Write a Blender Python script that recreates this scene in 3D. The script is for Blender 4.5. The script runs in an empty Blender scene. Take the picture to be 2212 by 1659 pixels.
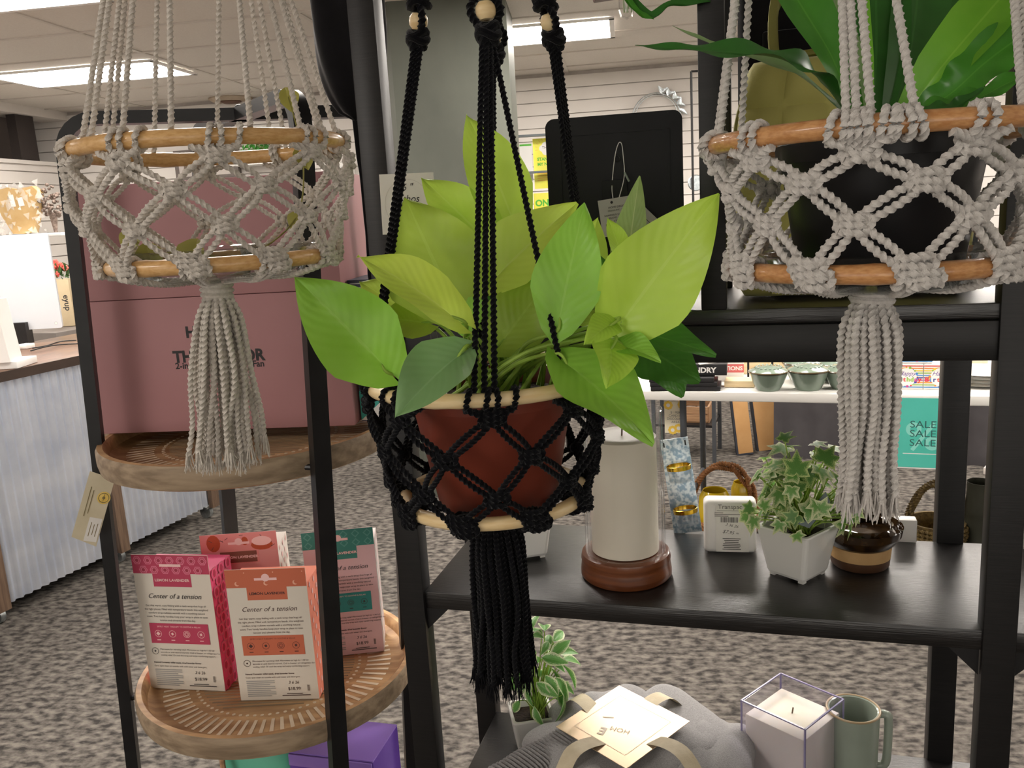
import bpy, bmesh, math, random
from math import sin, cos, pi, radians as R, sqrt
from mathutils import Vector as V, Matrix, Euler, noise as mnoise
random.seed(7)
sc = bpy.context.scene
col = sc.collection

# ------------------------------------------------------------------ camera
FPX, CX, CY = 1850.0, 1106.0, 829.5
PITCH, ROLL, CH = R(11.4), R(-3.4), 1.55
cf = V((0, cos(PITCH), -sin(PITCH)))
_u0 = V((0, sin(PITCH), cos(PITCH))); _r0 = V((1, 0, 0))
cr = _r0 * cos(ROLL) + _u0 * sin(ROLL)
cu = _u0 * cos(ROLL) - _r0 * sin(ROLL)
CAM = V((0, 0, CH))
def ray(x, y): return cf + cr * ((x - CX) / FPX) - cu * ((y - CY) / FPX)
def PY(x, y, Y): d = ray(x, y); return CAM + d * (Y / d.y)
def PZ(x, y, z): d = ray(x, y); return CAM + d * ((z - CH) / d.z)
def PD(x, y, D): return CAM + ray(x, y) * D
def proj(P):
    v = V(P) - CAM; z = v.dot(cf)
    return CX + FPX * v.dot(cr) / z, CY - FPX * v.dot(cu) / z
cd = bpy.data.cameras.new('camera'); cam = bpy.data.objects.new('camera', cd); col.objects.link(cam)
cd.sensor_width = 36; cd.lens = 36 * FPX / 2212; cd.clip_start = 0.05
M3 = Matrix((cr, cu, -cf)).transposed()
cam.matrix_world = Matrix.Translation(CAM) @ M3.to_4x4()
sc.camera = cam
sc.view_settings.view_transform = 'Standard'; sc.view_settings.look = 'None'
sc.view_settings.gamma = 1; sc.view_settings.use_curve_mapping = False
sc.view_settings.exposure = 0.0
sc.cycles.max_bounces = 6; sc.cycles.diffuse_bounces = 3; sc.cycles.glossy_bounces = 3; sc.cycles.transmission_bounces = 7
sc.cycles.caustics_reflective = False; sc.cycles.caustics_refractive = False; sc.cycles.use_adaptive_sampling = True; sc.cycles.adaptive_threshold = .035

# ------------------------------------------------------------------ materials
def lin(h):
    h = h.lstrip('#'); o = []
    for i in (0, 2, 4):
        c = int(h[i:i+2], 16) / 255
        o.append(c / 12.92 if c <= .04045 else ((c + .055) / 1.055) ** 2.4)
    return (*o, 1)
MATS = {}
def mat(name, c, rough=.5, metal=0, c2=None, ns=20, nd=4, lo=.35, hi=.65, st=(1, 1, 1), bump=0, bs=None, bst=None,
        spec=.5, trans=0, ior=1.45, emit=None, es=1, alpha=1, coat=0, sheen=0, tl=0, coord='Object', sss=0):
    if name in MATS: return MATS[name]
    m = bpy.data.materials.new(name); m.use_nodes = True; N = m.node_tree.nodes; L = m.node_tree.links
    b = N['Principled BSDF']; b.inputs['Base Color'].default_value = lin(c); b.inputs['Roughness'].default_value = rough
    b.inputs['Metallic'].default_value = metal; b.inputs['Specular IOR Level'].default_value = spec
    b.inputs['Transmission Weight'].default_value = trans; b.inputs['IOR'].default_value = ior
    b.inputs['Coat Weight'].default_value = coat; b.inputs['Sheen Weight'].default_value = sheen
    b.inputs['Alpha'].default_value = alpha
    if sss: b.inputs['Subsurface Weight'].default_value = sss; b.inputs['Subsurface Radius'].default_value = (.02, .015, .01)
    if emit: b.inputs['Emission Color'].default_value = lin(emit); b.inputs['Emission Strength'].default_value = es
    tc = N.new('ShaderNodeTexCoord'); mp = N.new('ShaderNodeMapping'); mp.inputs['Scale'].default_value = st
    L.new(tc.outputs[coord], mp.inputs[0])
    nz = N.new('ShaderNodeTexNoise'); nz.inputs['Scale'].default_value = ns; nz.inputs['Detail'].default_value = nd
    L.new(mp.outputs[0], nz.inputs['Vector'])
    if c2:
        rp = N.new('ShaderNodeValToRGB'); rp.color_ramp.elements[0].position = lo; rp.color_ramp.elements[1].position = hi
        rp.color_ramp.elements[0].color = lin(c); rp.color_ramp.elements[1].color = lin(c2)
        L.new(nz.outputs[0], rp.inputs[0]); L.new(rp.outputs[0], b.inputs['Base Color'])
    if bump:
        n2 = N.new('ShaderNodeTexNoise'); n2.inputs['Scale'].default_value = bs or ns; n2.inputs['Detail'].default_value = 3
        mp2 = N.new('ShaderNodeMapping'); mp2.inputs['Scale'].default_value = bst or st
        L.new(tc.outputs[coord], mp2.inputs[0]); L.new(mp2.outputs[0], n2.inputs['Vector'])
        bp = N.new('ShaderNodeBump'); bp.inputs['Strength'].default_value = bump; bp.inputs['Distance'].default_value = .002
        L.new(n2.outputs[0], bp.inputs['Height']); L.new(bp.outputs[0], b.inputs['Normal'])
    if tl:
        t = N.new('ShaderNodeBsdfTranslucent'); t.inputs[0].default_value = lin(c)
        mx = N.new('ShaderNodeMixShader'); mx.inputs[0].default_value = tl
        L.new(b.outputs[0], mx.inputs[1]); L.new(t.outputs[0], mx.inputs[2]); L.new(mx.outputs[0], N['Material Output'].inputs[0])
    MATS[name] = m; return m
def thin_glass(name, tint='#ffffff', rough=.02, refl=1.0):
    m = bpy.data.materials.new(name); m.use_nodes = True; N = m.node_tree.nodes; L = m.node_tree.links; N.remove(N['Principled BSDF'])
    t = N.new('ShaderNodeBsdfTransparent'); g = N.new('ShaderNodeBsdfGlossy'); f = N.new('ShaderNodeFresnel'); x = N.new('ShaderNodeMixShader')
    nz = N.new('ShaderNodeTexNoise'); nz.inputs['Scale'].default_value = 6; rp = N.new('ShaderNodeMapRange'); rp.inputs[3].default_value = rough; rp.inputs[4].default_value = rough * 2
    L.new(nz.outputs[0], rp.inputs[0]); L.new(rp.outputs[0], g.inputs['Roughness'])
    t.inputs[0].default_value = lin(tint)
    lw = N.new('ShaderNodeLayerWeight'); lw.inputs[0].default_value = .5; N.remove(f)
    pw_ = N.new('ShaderNodeMath'); pw_.operation = 'POWER'; pw_.inputs[1].default_value = 4.5; L.new(lw.outputs['Facing'], pw_.inputs[0])
    f = N.new('ShaderNodeMath'); f.operation = 'MULTIPLY_ADD'; f.inputs[1].default_value = .7 * refl; f.inputs[2].default_value = .035; L.new(pw_.outputs[0], f.inputs[0])
    L.new(f.outputs[0], x.inputs[0]); L.new(t.outputs[0], x.inputs[1]); L.new(g.outputs[0], x.inputs[2]); L.new(x.outputs[0], N['Material Output'].inputs[0]); MATS[name] = m; return m
def leafmat(name, c, rib, edge=None, thr=.6, rough=.38, tl=.3, dots=0, veins=1):
    """leaf: vein pattern and (optional) pale margin from the leaf's own coordinates"""
    if name in MATS: return MATS[name]
    m = bpy.data.materials.new(name); m.use_nodes = True; N = m.node_tree.nodes; L = m.node_tree.links
    b = N['Principled BSDF']; b.inputs['Roughness'].default_value = rough
    at = N.new('ShaderNodeAttribute'); at.attribute_name = 'leafuv'
    sp = N.new('ShaderNodeSeparateXYZ'); L.new(at.outputs['Vector'], sp.inputs[0])
    def math_(op, a, bb=None):
        n = N.new('ShaderNodeMath'); n.operation = op
        for i, q in enumerate((a, bb)):
            if q is None: continue
            if isinstance(q, (int, float)): n.inputs[i].default_value = q
            else: L.new(q, n.inputs[i])
        return n.outputs[0]
    au = math_('ABSOLUTE', sp.outputs[0])
    tc = N.new('ShaderNodeTexCoord'); nz = N.new('ShaderNodeTexNoise'); nz.inputs['Scale'].default_value = 45; nz.inputs['Detail'].default_value = 3
    L.new(tc.outputs['Object'], nz.inputs['Vector'])
    vv = math_('ADD', sp.outputs[1], math_('MULTIPLY', au, -.35))
    si = math_('SINE', math_('MULTIPLY', vv, 62))
    def mix(f, c1, c2):
        n = N.new('ShaderNodeMix'); n.data_type = 'RGBA'
        if isinstance(f, float): n.inputs[0].default_value = f
        else: L.new(f, n.inputs[0])
        for i, q in ((6, c1), (7, c2)):
            if isinstance(q, tuple): n.inputs[i].default_value = q
            else: L.new(q, n.inputs[i])
        return n.outputs[2]
    base = mix(math_('MULTIPLY', nz.outputs[0], .55), lin(c), lin(rib))
    ribm = math_('LESS_THAN', au, .035)
    cc = mix(math_('MULTIPLY', ribm, .55), base, lin(rib))
    if edge:
        q = math_('ADD', au, math_('MULTIPLY', math_('SUBTRACT', nz.outputs[0], .5), 1.6))
        cc = mix(math_('GREATER_THAN', q, thr), cc, lin(edge))
    L.new(cc, b.inputs['Base Color'])
    if veins:
        bp = N.new('ShaderNodeBump'); bp.inputs['Strength'].default_value = .13; bp.inputs['Distance'].default_value = .0012
        L.new(si, bp.inputs['Height']); L.new(bp.outputs[0], b.inputs['Normal'])
    t = N.new('ShaderNodeBsdfTranslucent'); L.new(cc, t.inputs[0])
    mx = N.new('ShaderNodeMixShader'); mx.inputs[0].default_value = tl
    L.new(b.outputs[0], mx.inputs[1]); L.new(t.outputs[0], mx.inputs[2]); L.new(mx.outputs[0], N['Material Output'].inputs[0])
    MATS[name] = m; return m

# ------------------------------------------------------------------ mesh collector
_txt = {}
class MB:
    def __init__(s): s.v = []; s.f = []; s.m = []; s.s = []; s.a = []
    def add(s, vs, fs, mi=0, sm=False, M=None, at=None):
        b = len(s.v)
        s.v += [tuple(M @ V(p)) if M is not None else tuple(p) for p in vs]
        s.a += at if at else [(0, 0, 0)] * len(vs)
        for f in fs: s.f.append(tuple(b + i for i in f)); s.m.append(mi); s.s.append(sm)
        return s
    def bm(s, bm, mi=0, sm=False, M=None):
        bm.verts.index_update()
        s.add([v.co.copy() for v in bm.verts], [[v.index for v in f.verts] for f in bm.faces], mi, sm, M); bm.free(); return s
    def box(s, c, sz, mi=0, bev=0, M=None, seg=2, rot=None):
        bm = bmesh.new(); bmesh.ops.create_cube(bm, size=1)
        bmesh.ops.scale(bm, vec=V(sz), verts=bm.verts)
        if bev: bmesh.ops.bevel(bm, geom=list(bm.edges), offset=bev, segments=seg, affect='EDGES', profile=.5)
        T = Matrix.Translation(V(c)) @ (rot.to_4x4() if rot else Matrix())
        return s.bm(bm, mi, bev > 0.004, (M @ T) if M is not None else T)
    def tube(s, path, r, n=8, closed=False, caps=True, mi=0, M=None, lobes=0, pitch=.01, step=None, amp=.2, flat=1):
        P = [V(p) for p in path]
        if step: P = resample(P, step, closed)
        k = len(P)
        if k < 2: return s
        rr = r if isinstance(r, (list, tuple)) else [r] * k
        if len(rr) != k: rr = [rr[min(len(rr) - 1, int(i * len(rr) / k))] for i in range(k)]
        T = []
        for i in range(k):
            a = P[(i - 1) % k] if (closed or i > 0) else P[i]; b = P[(i + 1) % k] if (closed or i < k - 1) else P[i]
            d = (b - a); T.append(d.normalized() if d.length > 1e-9 else V((0, 0, 1)))
        x = T[0].orthogonal().normalized(); vs = []; d = 0
        for i in range(k):
            x = (x - T[i] * x.dot(T[i]))
            x = x.normalized() if x.length > 1e-6 else T[i].orthogonal().normalized()
            y = T[i].cross(x)
            if i: d += (P[i] - P[i - 1]).length
            tw = 2 * pi * d / (pitch * 3) if lobes else 0
            for j in range(n):
                a = 2 * pi * j / n
                q = rr[i] * (1 - amp + amp * cos(lobes * a)) if lobes else rr[i]
                vs.append(P[i] + (x * cos(a + tw) + y * sin(a + tw) * flat) * q)
        fs = []
        for i in range(k if closed else k - 1):
            i2 = (i + 1) % k
            for j in range(n): j2 = (j + 1) % n; fs.append((i * n + j, i * n + j2, i2 * n + j2, i2 * n + j))
        if caps and not closed: fs.append(tuple(range(n))[::-1]); fs.append(tuple((k - 1) * n + j for j in range(n)))
        return s.add(vs, fs, mi, True, M)
    def rope(s, path, r=.003, pitch=.0056, step=.0018, closed=False, mi=0, M=None):
        return s.tube(path, r * 1.12, 9, closed, True, mi, M, 3, pitch, step, .2)
    def lathe(s, prof, n=40, mi=0, sm=True, M=None, a0=0, a1=2 * pi):
        full = abs(a1 - a0 - 2 * pi) < 1e-6; k = len(prof); cols = n if full else n + 1; vs = []; fs = []
        for j in range(cols):
            a = a0 + (a1 - a0) * j / n
            for r, z in prof: vs.append((r * cos(a), r * sin(a), z))
        for j in range(n):
            j2 = (j + 1) % cols
            for i in range(k - 1):
                A, B, C, D = j * k + i, j2 * k + i, j2 * k + i + 1, j * k + i + 1
                if prof[i][0] < 1e-7: fs.append((A, C, D))
                elif prof[i + 1][0] < 1e-7: fs.append((A, B, C))
                else: fs.append((A, B, C, D))
        return s.add(vs, fs, mi, sm, M)
    def prism(s, poly, h, mi=0, M=None, z=0):
        n = len(poly); vs = [(x, y, z) for x, y in poly] + [(x, y, z + h) for x, y in poly]
        fs = [tuple(range(n))[::-1], tuple(range(n, 2 * n))] + [(i, (i + 1) % n, n + (i + 1) % n, n + i) for i in range(n)]
        return s.add(vs, fs, mi, False, M)
    def grid(s, nu, nv, fn, mi=0, sm=True, M=None, at=None):
        vs = [fn(i / nu, j / nv) for j in range(nv + 1) for i in range(nu + 1)]
        aa = [at(i / nu, j / nv) for j in range(nv + 1) for i in range(nu + 1)] if at else None
        fs = [(j * (nu + 1) + i, j * (nu + 1) + i + 1, (j + 1) * (nu + 1) + i + 1, (j + 1) * (nu + 1) + i) for j in range(nv) for i in range(nu)]
        return s.add(vs, fs, mi, sm, M, aa)
    def ball(s, c, r, mi=0, sx=(1, 1, 1), M=None, seg=16):
        bm = bmesh.new(); bmesh.ops.create_uvsphere(bm, u_segments=seg, v_segments=max(6, seg // 2), radius=r)
        T = Matrix.Translation(V(c)) @ Matrix.Diagonal((*sx, 1))
        return s.bm(bm, mi, True, (M @ T) if M is not None else T)
    def text(s, body, size, M, mi=0, shear=0, bold=0, al='CENTER', sx=1):
        k = (body, size, shear, bold, al)
        if k not in _txt:
            c = bpy.data.curves.new('t', 'FONT'); c.body = body; c.size = size; c.shear = shear; c.offset = bold; c.align_x = al; c.resolution_u = 3; c.fill_mode = 'FRONT'
            o = bpy.data.objects.new('t', c); me = o.to_mesh()
            _txt[k] = ([v.co.copy() for v in me.vertices], [tuple(p.vertices) for p in me.polygons])
            o.to_mesh_clear(); bpy.data.objects.remove(o); bpy.data.curves.remove(c)
        vs, fs = _txt[k]
        return s.add([(v.x * sx, v.y, 0) for v in vs], fs, mi, False, M)
    def build(s, name, mats, parent=None, w=False):
        me = bpy.data.meshes.new(name)
        o_ = parent_loc(parent) if w else V((0, 0, 0))
        me.from_pydata([tuple(V(v) - o_) for v in s.v], [], s.f)
        for m in (mats if isinstance(mats, (list, tuple)) else [mats]): me.materials.append(m)
        me.polygons.foreach_set('material_index', s.m); me.polygons.foreach_set('use_smooth', s.s)
        if any(a != (0, 0, 0) for a in s.a):
            at = me.attributes.new('leafuv', 'FLOAT_VECTOR', 'POINT')
            at.data.foreach_set('vector', [c for a in s.a for c in a])
        me.update(); me.set_sharp_from_angle(angle=R(42))
        o = bpy.data.objects.new(name, me); col.objects.link(o)
        if parent: o.parent = parent
        return o
def parent_loc(p):
    v = V((0, 0, 0))
    while p: v += p.location; p = p.parent
    return v
def resample(P, step, closed=False):
    if closed: P = P + [P[0]]
    L = [0]
    for a, b in zip(P, P[1:]): L.append(L[-1] + (b - a).length)
    n = max(2, int(L[-1] / step)); out = []; i = 0
    for k in range(n + (0 if closed else 1)):
        t = L[-1] * k / n
        while i < len(P) - 2 and L[i + 1] < t: i += 1
        s = (t - L[i]) / max(1e-9, L[i + 1] - L[i]); out.append(P[i].lerp(P[i + 1], s))
    return out
def spline(pts, n=8):
    P = [V(p) for p in pts]; o = []
    for i in range(len(P) - 1):
        a, b, c, d = P[max(0, i - 1)], P[i], P[i + 1], P[min(len(P) - 1, i + 2)]
        for k in range(n):
            t = k / n; o.append(.5 * (2 * b + (c - a) * t + (2 * a - 5 * b + 4 * c - d) * t * t + (3 * b - a - 3 * c + d) * t ** 3))
    return o + [P[-1]]
def thing(name, label, cat, loc=(0, 0, 0), rz=0, group=None):
    o = bpy.data.objects.new(name, None); col.objects.link(o); o.location = V(loc); o.rotation_euler = (0, 0, rz); o.empty_display_size = .05
    return tag(o, label, cat, group)
def tag(o, label, cat, group=None):
    o['label'] = label; o['category'] = cat
    if group: o['group'] = group
    return o
def structure(o, kind='structure'): o['kind'] = kind; return o
def basis(o, x, y, z):
    m = Matrix((x, y, z)).transposed().to_4x4(); m.translation = V(o); return m
class Face:
    """prints rectangles, discs and lettering in thin layers on a flat face; origin = face centre"""
    def __init__(s, M, mb=None): s.M = M; s.b = mb or MB(); s.k = 0
    def _m(s, x, y, rot=0): s.k += 1; return s.M @ Matrix.Translation((x, y, .0004 + s.k * .000012)) @ Matrix.Rotation(rot, 4, 'Z')
    def rect(s, x, y, w, h, mi, rot=0): s.b.add([(-w/2, -h/2, 0), (w/2, -h/2, 0), (w/2, h/2, 0), (-w/2, h/2, 0)], [(0, 1, 2, 3)], mi, False, s._m(x, y, rot)); return s
    def disc(s, x, y, r, mi, n=20, sy=1): s.b.add([(r * cos(2*pi*i/n), r * sy * sin(2*pi*i/n), 0) for i in range(n)], [tuple(range(n))], mi, False, s._m(x, y)); return s
    def ring(s, x, y, r, w, mi, n=24):
        vs = [(q * cos(2*pi*i/n), q * sin(2*pi*i/n), 0) for i in range(n) for q in (r, r - w)]
        s.b.add(vs, [(2*i, 2*((i+1) % n), 2*((i+1) % n)+1, 2*i+1) for i in range(n)], mi, False, s._m(x, y)); return s
    def poly(s, pts, mi): s.b.add([(x, y, 0) for x, y in pts], [tuple(range(len(pts)))], mi, False, s._m(0, 0)); return s
    def text(s, t, x, y, size, mi, shear=0, bold=0, al='CENTER', sx=1, rot=0): s.b.text(t, size, s._m(x, y, rot), mi, shear, bold, al, sx); return s
    def bars(s, x, y, w, h, mi, seed=1):
        r = random.Random(seed); p = -w / 2
        while p < w / 2:
            q = w * r.choice((.012, .02, .035)); s.rect(x + p + q / 2, y, q, h, mi); p += q + w * r.choice((.015, .025, .03))
        return s

# common materials
K = dict(
 black=mat('black_laminate', '#100f0f', .42, c2='#181616', ns=6, st=(3, 90, 90), bump=.05, bs=6, bst=(3, 110, 110), spec=.45),
 shelf=mat('black_woodgrain', '#0a0909', .31, c2='#1d1a19', ns=5, st=(4, 150, 80), bump=.2, bs=5, bst=(4, 190, 110), spec=.9),
 bmetal=mat('black_metal', '#100f10', .42, c2='#191819', ns=30, spec=.5),
 grey=mat('grey_cotton', '#c2b9ae', .95, c2='#d6cec4', ns=300, bump=.4, bs=900, sheen=.3, spec=.1),
 greyd=mat('grey_cotton_light', '#cac4be', .95, c2='#d8d3cd', ns=300, bump=.4, bs=900, sheen=.3, spec=.1),
 bcord=mat('black_cotton', '#07070a', .95, c2='#0d0d12', ns=300, bump=.4, bs=900, sheen=.12, spec=.1),
 cane=mat('cane', '#c99a5f', .35, c2='#dcb27a', ns=8, st=(20, 20, 60), spec=.5, coat=.2),
 cane2=mat('cane_dark', '#bd8350', .33, c2='#d6a06a', ns=8, st=(20, 20, 60), spec=.5, coat=.3),
 bead=mat('beech_bead', '#e3c48f', .35, c2='#eed6a8', ns=30, st=(1, 1, 6)),
 white=mat('white_paint', '#e9e6e2', .5, c2='#efedea', ns=5),
 paper=mat('paper', '#e6e2dc', .7, c2='#ebe8e2', ns=40),
 ink=mat('ink', '#2b2a2b', .7, c2='#353334', ns=50),
 glass=thin_glass('clear_glass', '#fefefe'),
 plastic=thin_glass('clear_plastic', '#f2f4f4', .05),
 steel=mat('galvanised', '#b9c3c8', .32, 1, c2='#dfe6ea', ns=60, nd=6),
 wood=mat('brown_wood', '#8c6a4c', .5, c2='#a98462', ns=4, st=(2, 30, 30), bump=.15),
)
# ------------------------------------------------------------------ the room
RY = R(-8); CEIL = 2.62; BACK = 7.25
RM = Matrix.Rotation(RY, 4, 'Z')
def room(mb, name, mats, kind='structure'):
    o = mb.build(name, mats); o.rotation_euler = (0, 0, RY); o['kind'] = kind; return o
def rl(p): q = RM.inverted() @ V(p); return q
carpet = mat('carpet', '#393634', .95, c2='#7b756e', ns=26, nd=14, lo=.36, hi=.66, st=(1, 1.7, 1), bump=.9, bs=500, bst=(1, 1, 1), spec=.1)
wallm = mat('slatwall_white', '#dcd6d0', .55, c2='#e2ddd7', ns=3)
gap = mat('slatwall_groove', '#c2bab4', .7, c2='#b0a8a2', ns=9)
ceilm = mat('ceiling_tile', '#d5cec5', .9, c2='#dbd5cc', ns=120, nd=6, bump=.25, bs=300)
tbar = mat('ceiling_grid', '#d2ccc3', .8, c2='#cdc6bd', ns=9)
lamp = mat('lamp_diffuser', '#ffffff', .5, emit='#fff7ee', es=27)
dark = mat('dark_recess', '#6d645f', .8, c2='#776e69', ns=3)
dark2 = mat('dark_opening', '#332c2a', .8, c2='#3b3431', ns=3)
room(MB().box((0, 2, -.02), (11, 11.4, .04)), 'floor', carpet)
cb = MB().box((0, 2, CEIL + .02), (11, 11.4, .04))
for i in range(10): cb.box((-5.3 + 1.22 * i, 2, CEIL - .003), (.022, 11.2, .006), 1)
for i in range(18): cb.box((0, -3.4 + .61 * i, CEIL - .0035), (10.8, .022, .007), 1)
room(cb, 'ceiling', [ceilm, tbar])
def slats(mb, x0, x1, y, z0, z1, M=None, p=.1):
    mb.box(((x0 + x1) / 2, y + .03, (z0 + z1) / 2), (x1 - x0, .03, z1 - z0), 1, M=M)
    z = z0
    while z < z1 - .02:
        h = min(p - .008, z1 - z); mb.box(((x0 + x1) / 2, y + .01, z + h / 2), (x1 - x0, .02, h), 0, M=M); z += p
wb = MB(); slats(wb, -5.4, 5.4, BACK, 0, CEIL); wb.box((0, BACK + .09, 1.31), (11, .08, CEIL), 0)
room(wb, 'wall_back', [wallm, gap])
# left wall: slat panels below, a dark gallery opening above with posts
wl = MB(); LX = -4.83
ML = Matrix.Translation((LX, 0, 0)) @ Matrix.Rotation(pi / 2, 4, 'Z')
slats(wl, -3.4, BACK - .05, 0, 0, 2.18, M=ML)
wl.box((-5.25, 2, 1.31), (.1, 11, CEIL), 2); wl.box((LX - .15, 2, 2.17), (.35, 11, .03), 0)
for y, w in ((6.75, .22), (4.9, .2), (3.2, .2)): wl.box((LX - .06, y, 2.41), (.08, w, .46), 3)
wl.box((LX - .2, 6.05, 2.31), (.06, .9, .26), 3)
wl.box((LX - .1, 2, 2.585), (.25, 11, .07), 0)
room(wl, 'wall_left', [wallm, gap, dark, dark2])
wr = MB(); wr.box((5.45, 2, 1.31), (.1, 11.4, CEIL)); room(wr, 'wall_right', wallm)
# front wall with an unseen shop window
wf = MB(); wf.box((0, -3.6, 2.46), (11, .12, .32)); wf.box((0, -3.6, .25), (11, .12, .5))
for x in (-4.9, -1.1, 1.1, 4.9): wf.box((x, -3.6, 1.4), (.9 if abs(x) > 2 else .35, .12, 1.85))
room(wf, 'wall_front', wallm)
day = mat('added_glow_pane', '#fbfaf6', .3, emit='#fbf6ee', es=1.9)  # glowing panes added behind the camera to light the room
for i, x in enumerate((-2.86, 0, 2.86)):
    w = 3.2 if i != 1 else 1.86
    f = MB()
    for s in (-1, 1): f.box((x + s * (w / 2 - .03), -3.6, 1.4), (.06, .08, 1.8)); f.box((x, -3.6, 1.4 + s * .87), (w, .08, .06))
    q = MB().box((x, -3.62, 1.4), (w - .1, .01, 1.7))
    fr = room(f, 'added_window_%d' % (i + 1), K['bmetal']); pn = q.build('pane', day, fr)
# column
cm = mat('column_metal', '#61645b', .5, .25, c2='#54574f', ns=3, nd=6, st=(1, 1, .6), bump=.12, bs=40)
c0 = PY(985, 400, 4.5)
hw, ch = .36, .13
oc = [(-hw, -hw + ch), (-hw + ch, -hw), (hw - ch, -hw), (hw, -hw + ch), (hw, hw - ch), (hw - ch, hw), (-hw + ch, hw), (-hw, hw - ch)]
co = MB().prism(oc, CEIL, 0, Matrix.Translation((c0.x - .03, 4.6 + hw, 0)) @ Matrix.Rotation(R(-5), 4, 'Z')).build('column', cm); structure(co)
# ceiling troffers
def troffer(cx, cy, label):
    t = thing('ceiling_light', label, 'light', RM @ V((cx, cy, CEIL)), RY, 'fluorescent ceiling lights')
    f = MB(); w, d = 1.2, .6
    for s in (-1, 1): f.box((s * (w / 2 - .015), 0, -.012), (.03, d, .012)); f.box((0, s * (d / 2 - .015), -.012), (w, .03, .012))
    f.build('frame', K['white'], t)
    MB().box((0, 0, -.0105), (w - .05, d - .05, .005)).build('diffuser', lamp, t); return t
ta = rl(V((-2.69, 6.07, 0))); tb = rl(V((.16, 5.63, 0)))
troffer(ta.x, ta.y, 'lit ceiling panel seen through the empty grey plant hanger cords')
troffer(tb.x, tb.y, 'lit ceiling panel partly behind the grey column')
tcn = rl(PZ(20, -25, CEIL)); troffer(tcn.x - .3, tcn.y, 'lit ceiling panel cut off at the top corner of the photo')
for x, y in (tuple(rl(V((2.35, 4.35, 0))))[:2], tuple(rl(V((.78, 3.95, 0))))[:2], (tb.x + 2.85, tb.y), (tb.x - .4, 2.3), (tb.x + 2.4, 2.3), (tb.x - 3.2, 2.3), (tb.x - 1.8, -.9), (4.55, 4.4), (4.55, 1.6)):  # unseen panels added to light the room and reflect in shelf and card
    troffer(x, y, 'unseen ceiling panel added to light the shop')
# small round ceiling vent
p = PZ(498, 213, CEIL - .005)
t = thing('ceiling_vent', 'small round brown ceiling vent above the crossed black stand', 'vent', p)
MB().lathe([(0, -.02), (.09, -.02), (.14, -.03), (.18, -.005), (.18, .004), (0, .004)], 32).build('vent_rim', mat('vent_cream', '#b9a995', .6, c2='#b09f8b', ns=20), t)
MB().lathe([(.0, -.04), (.06, -.038), (.085, -.028), (.085, -.02)], 24).build('vent_cone', mat('vent_brown', '#6b4d3c', .6, c2='#5e4334', ns=20), t)

# ------------------------------------------------------------------ black shelving unit
EO = V((-.145, 1.151, 0)); EA = R(-16.3)
EM = Matrix.Translation(EO) @ Matrix.Rotation(EA, 4, 'Z')
def EL(x, y, z): return EM @ V((x, y, z))
ZU, ZM, ZB, DP = 1.418, 1.02, .65, .285
et = thing('shelving_unit', 'tall black laminate and metal shelving unit behind the hanging plants', 'shelf', EO, EA)
PW = .037; XI = .412
XS = (-.018, .742, 1.50)
for x in XS:
    for y in (.012, DP + .012):
        hp_ = ZU - .02 if (x < 0 and y > .1) else 2.0
        MB().box((x, y, hp_ / 2), (PW, PW * .8, hp_), bev=.0015).build('post', K['black'], et)
MB().box((XI, .014, ZU + .3), (.03, .03, .6), bev=.0015).build('post', K['black'], et)
MB().box((XI, DP - .01, ZU + .3), (.03, .03, .6), bev=.0015).build('post', K['black'], et)
def shelf(z, x0, x1, th=.03): return MB().box(((x0 + x1) / 2, DP / 2 + .003, z - th / 2), (x1 - x0, DP - .0, th), bev=.0015).build('shelf_board', K['shelf'], et)
shelf(ZM, .0, 1.5, .026); shelf(ZB, .0, 1.5, .026); shelf(ZU, .0, 1.5, .018); shelf(2.0, 0, 1.5, .02)
for y in (.014, DP - .005): MB().box((.74, y, 1.375), (1.49, .022, .046), bev=.001).build('rail', K['black'], et)
for x in (-.0, .722, .76, 1.48):
    sgn = 1 if x in (-.0, .76) else -1
    for z in (ZM - .026, ZB - .026):
        m = EMloc = Matrix.Translation((x, .008, z)) @ Matrix.Rotation(pi / 2, 4, 'X')
        MB().prism([(0, 0), (sgn * .034, 0), (0, -.034)][::sgn], .003, 0, m).build('corner_bracket', K['bmetal'], et)

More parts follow.
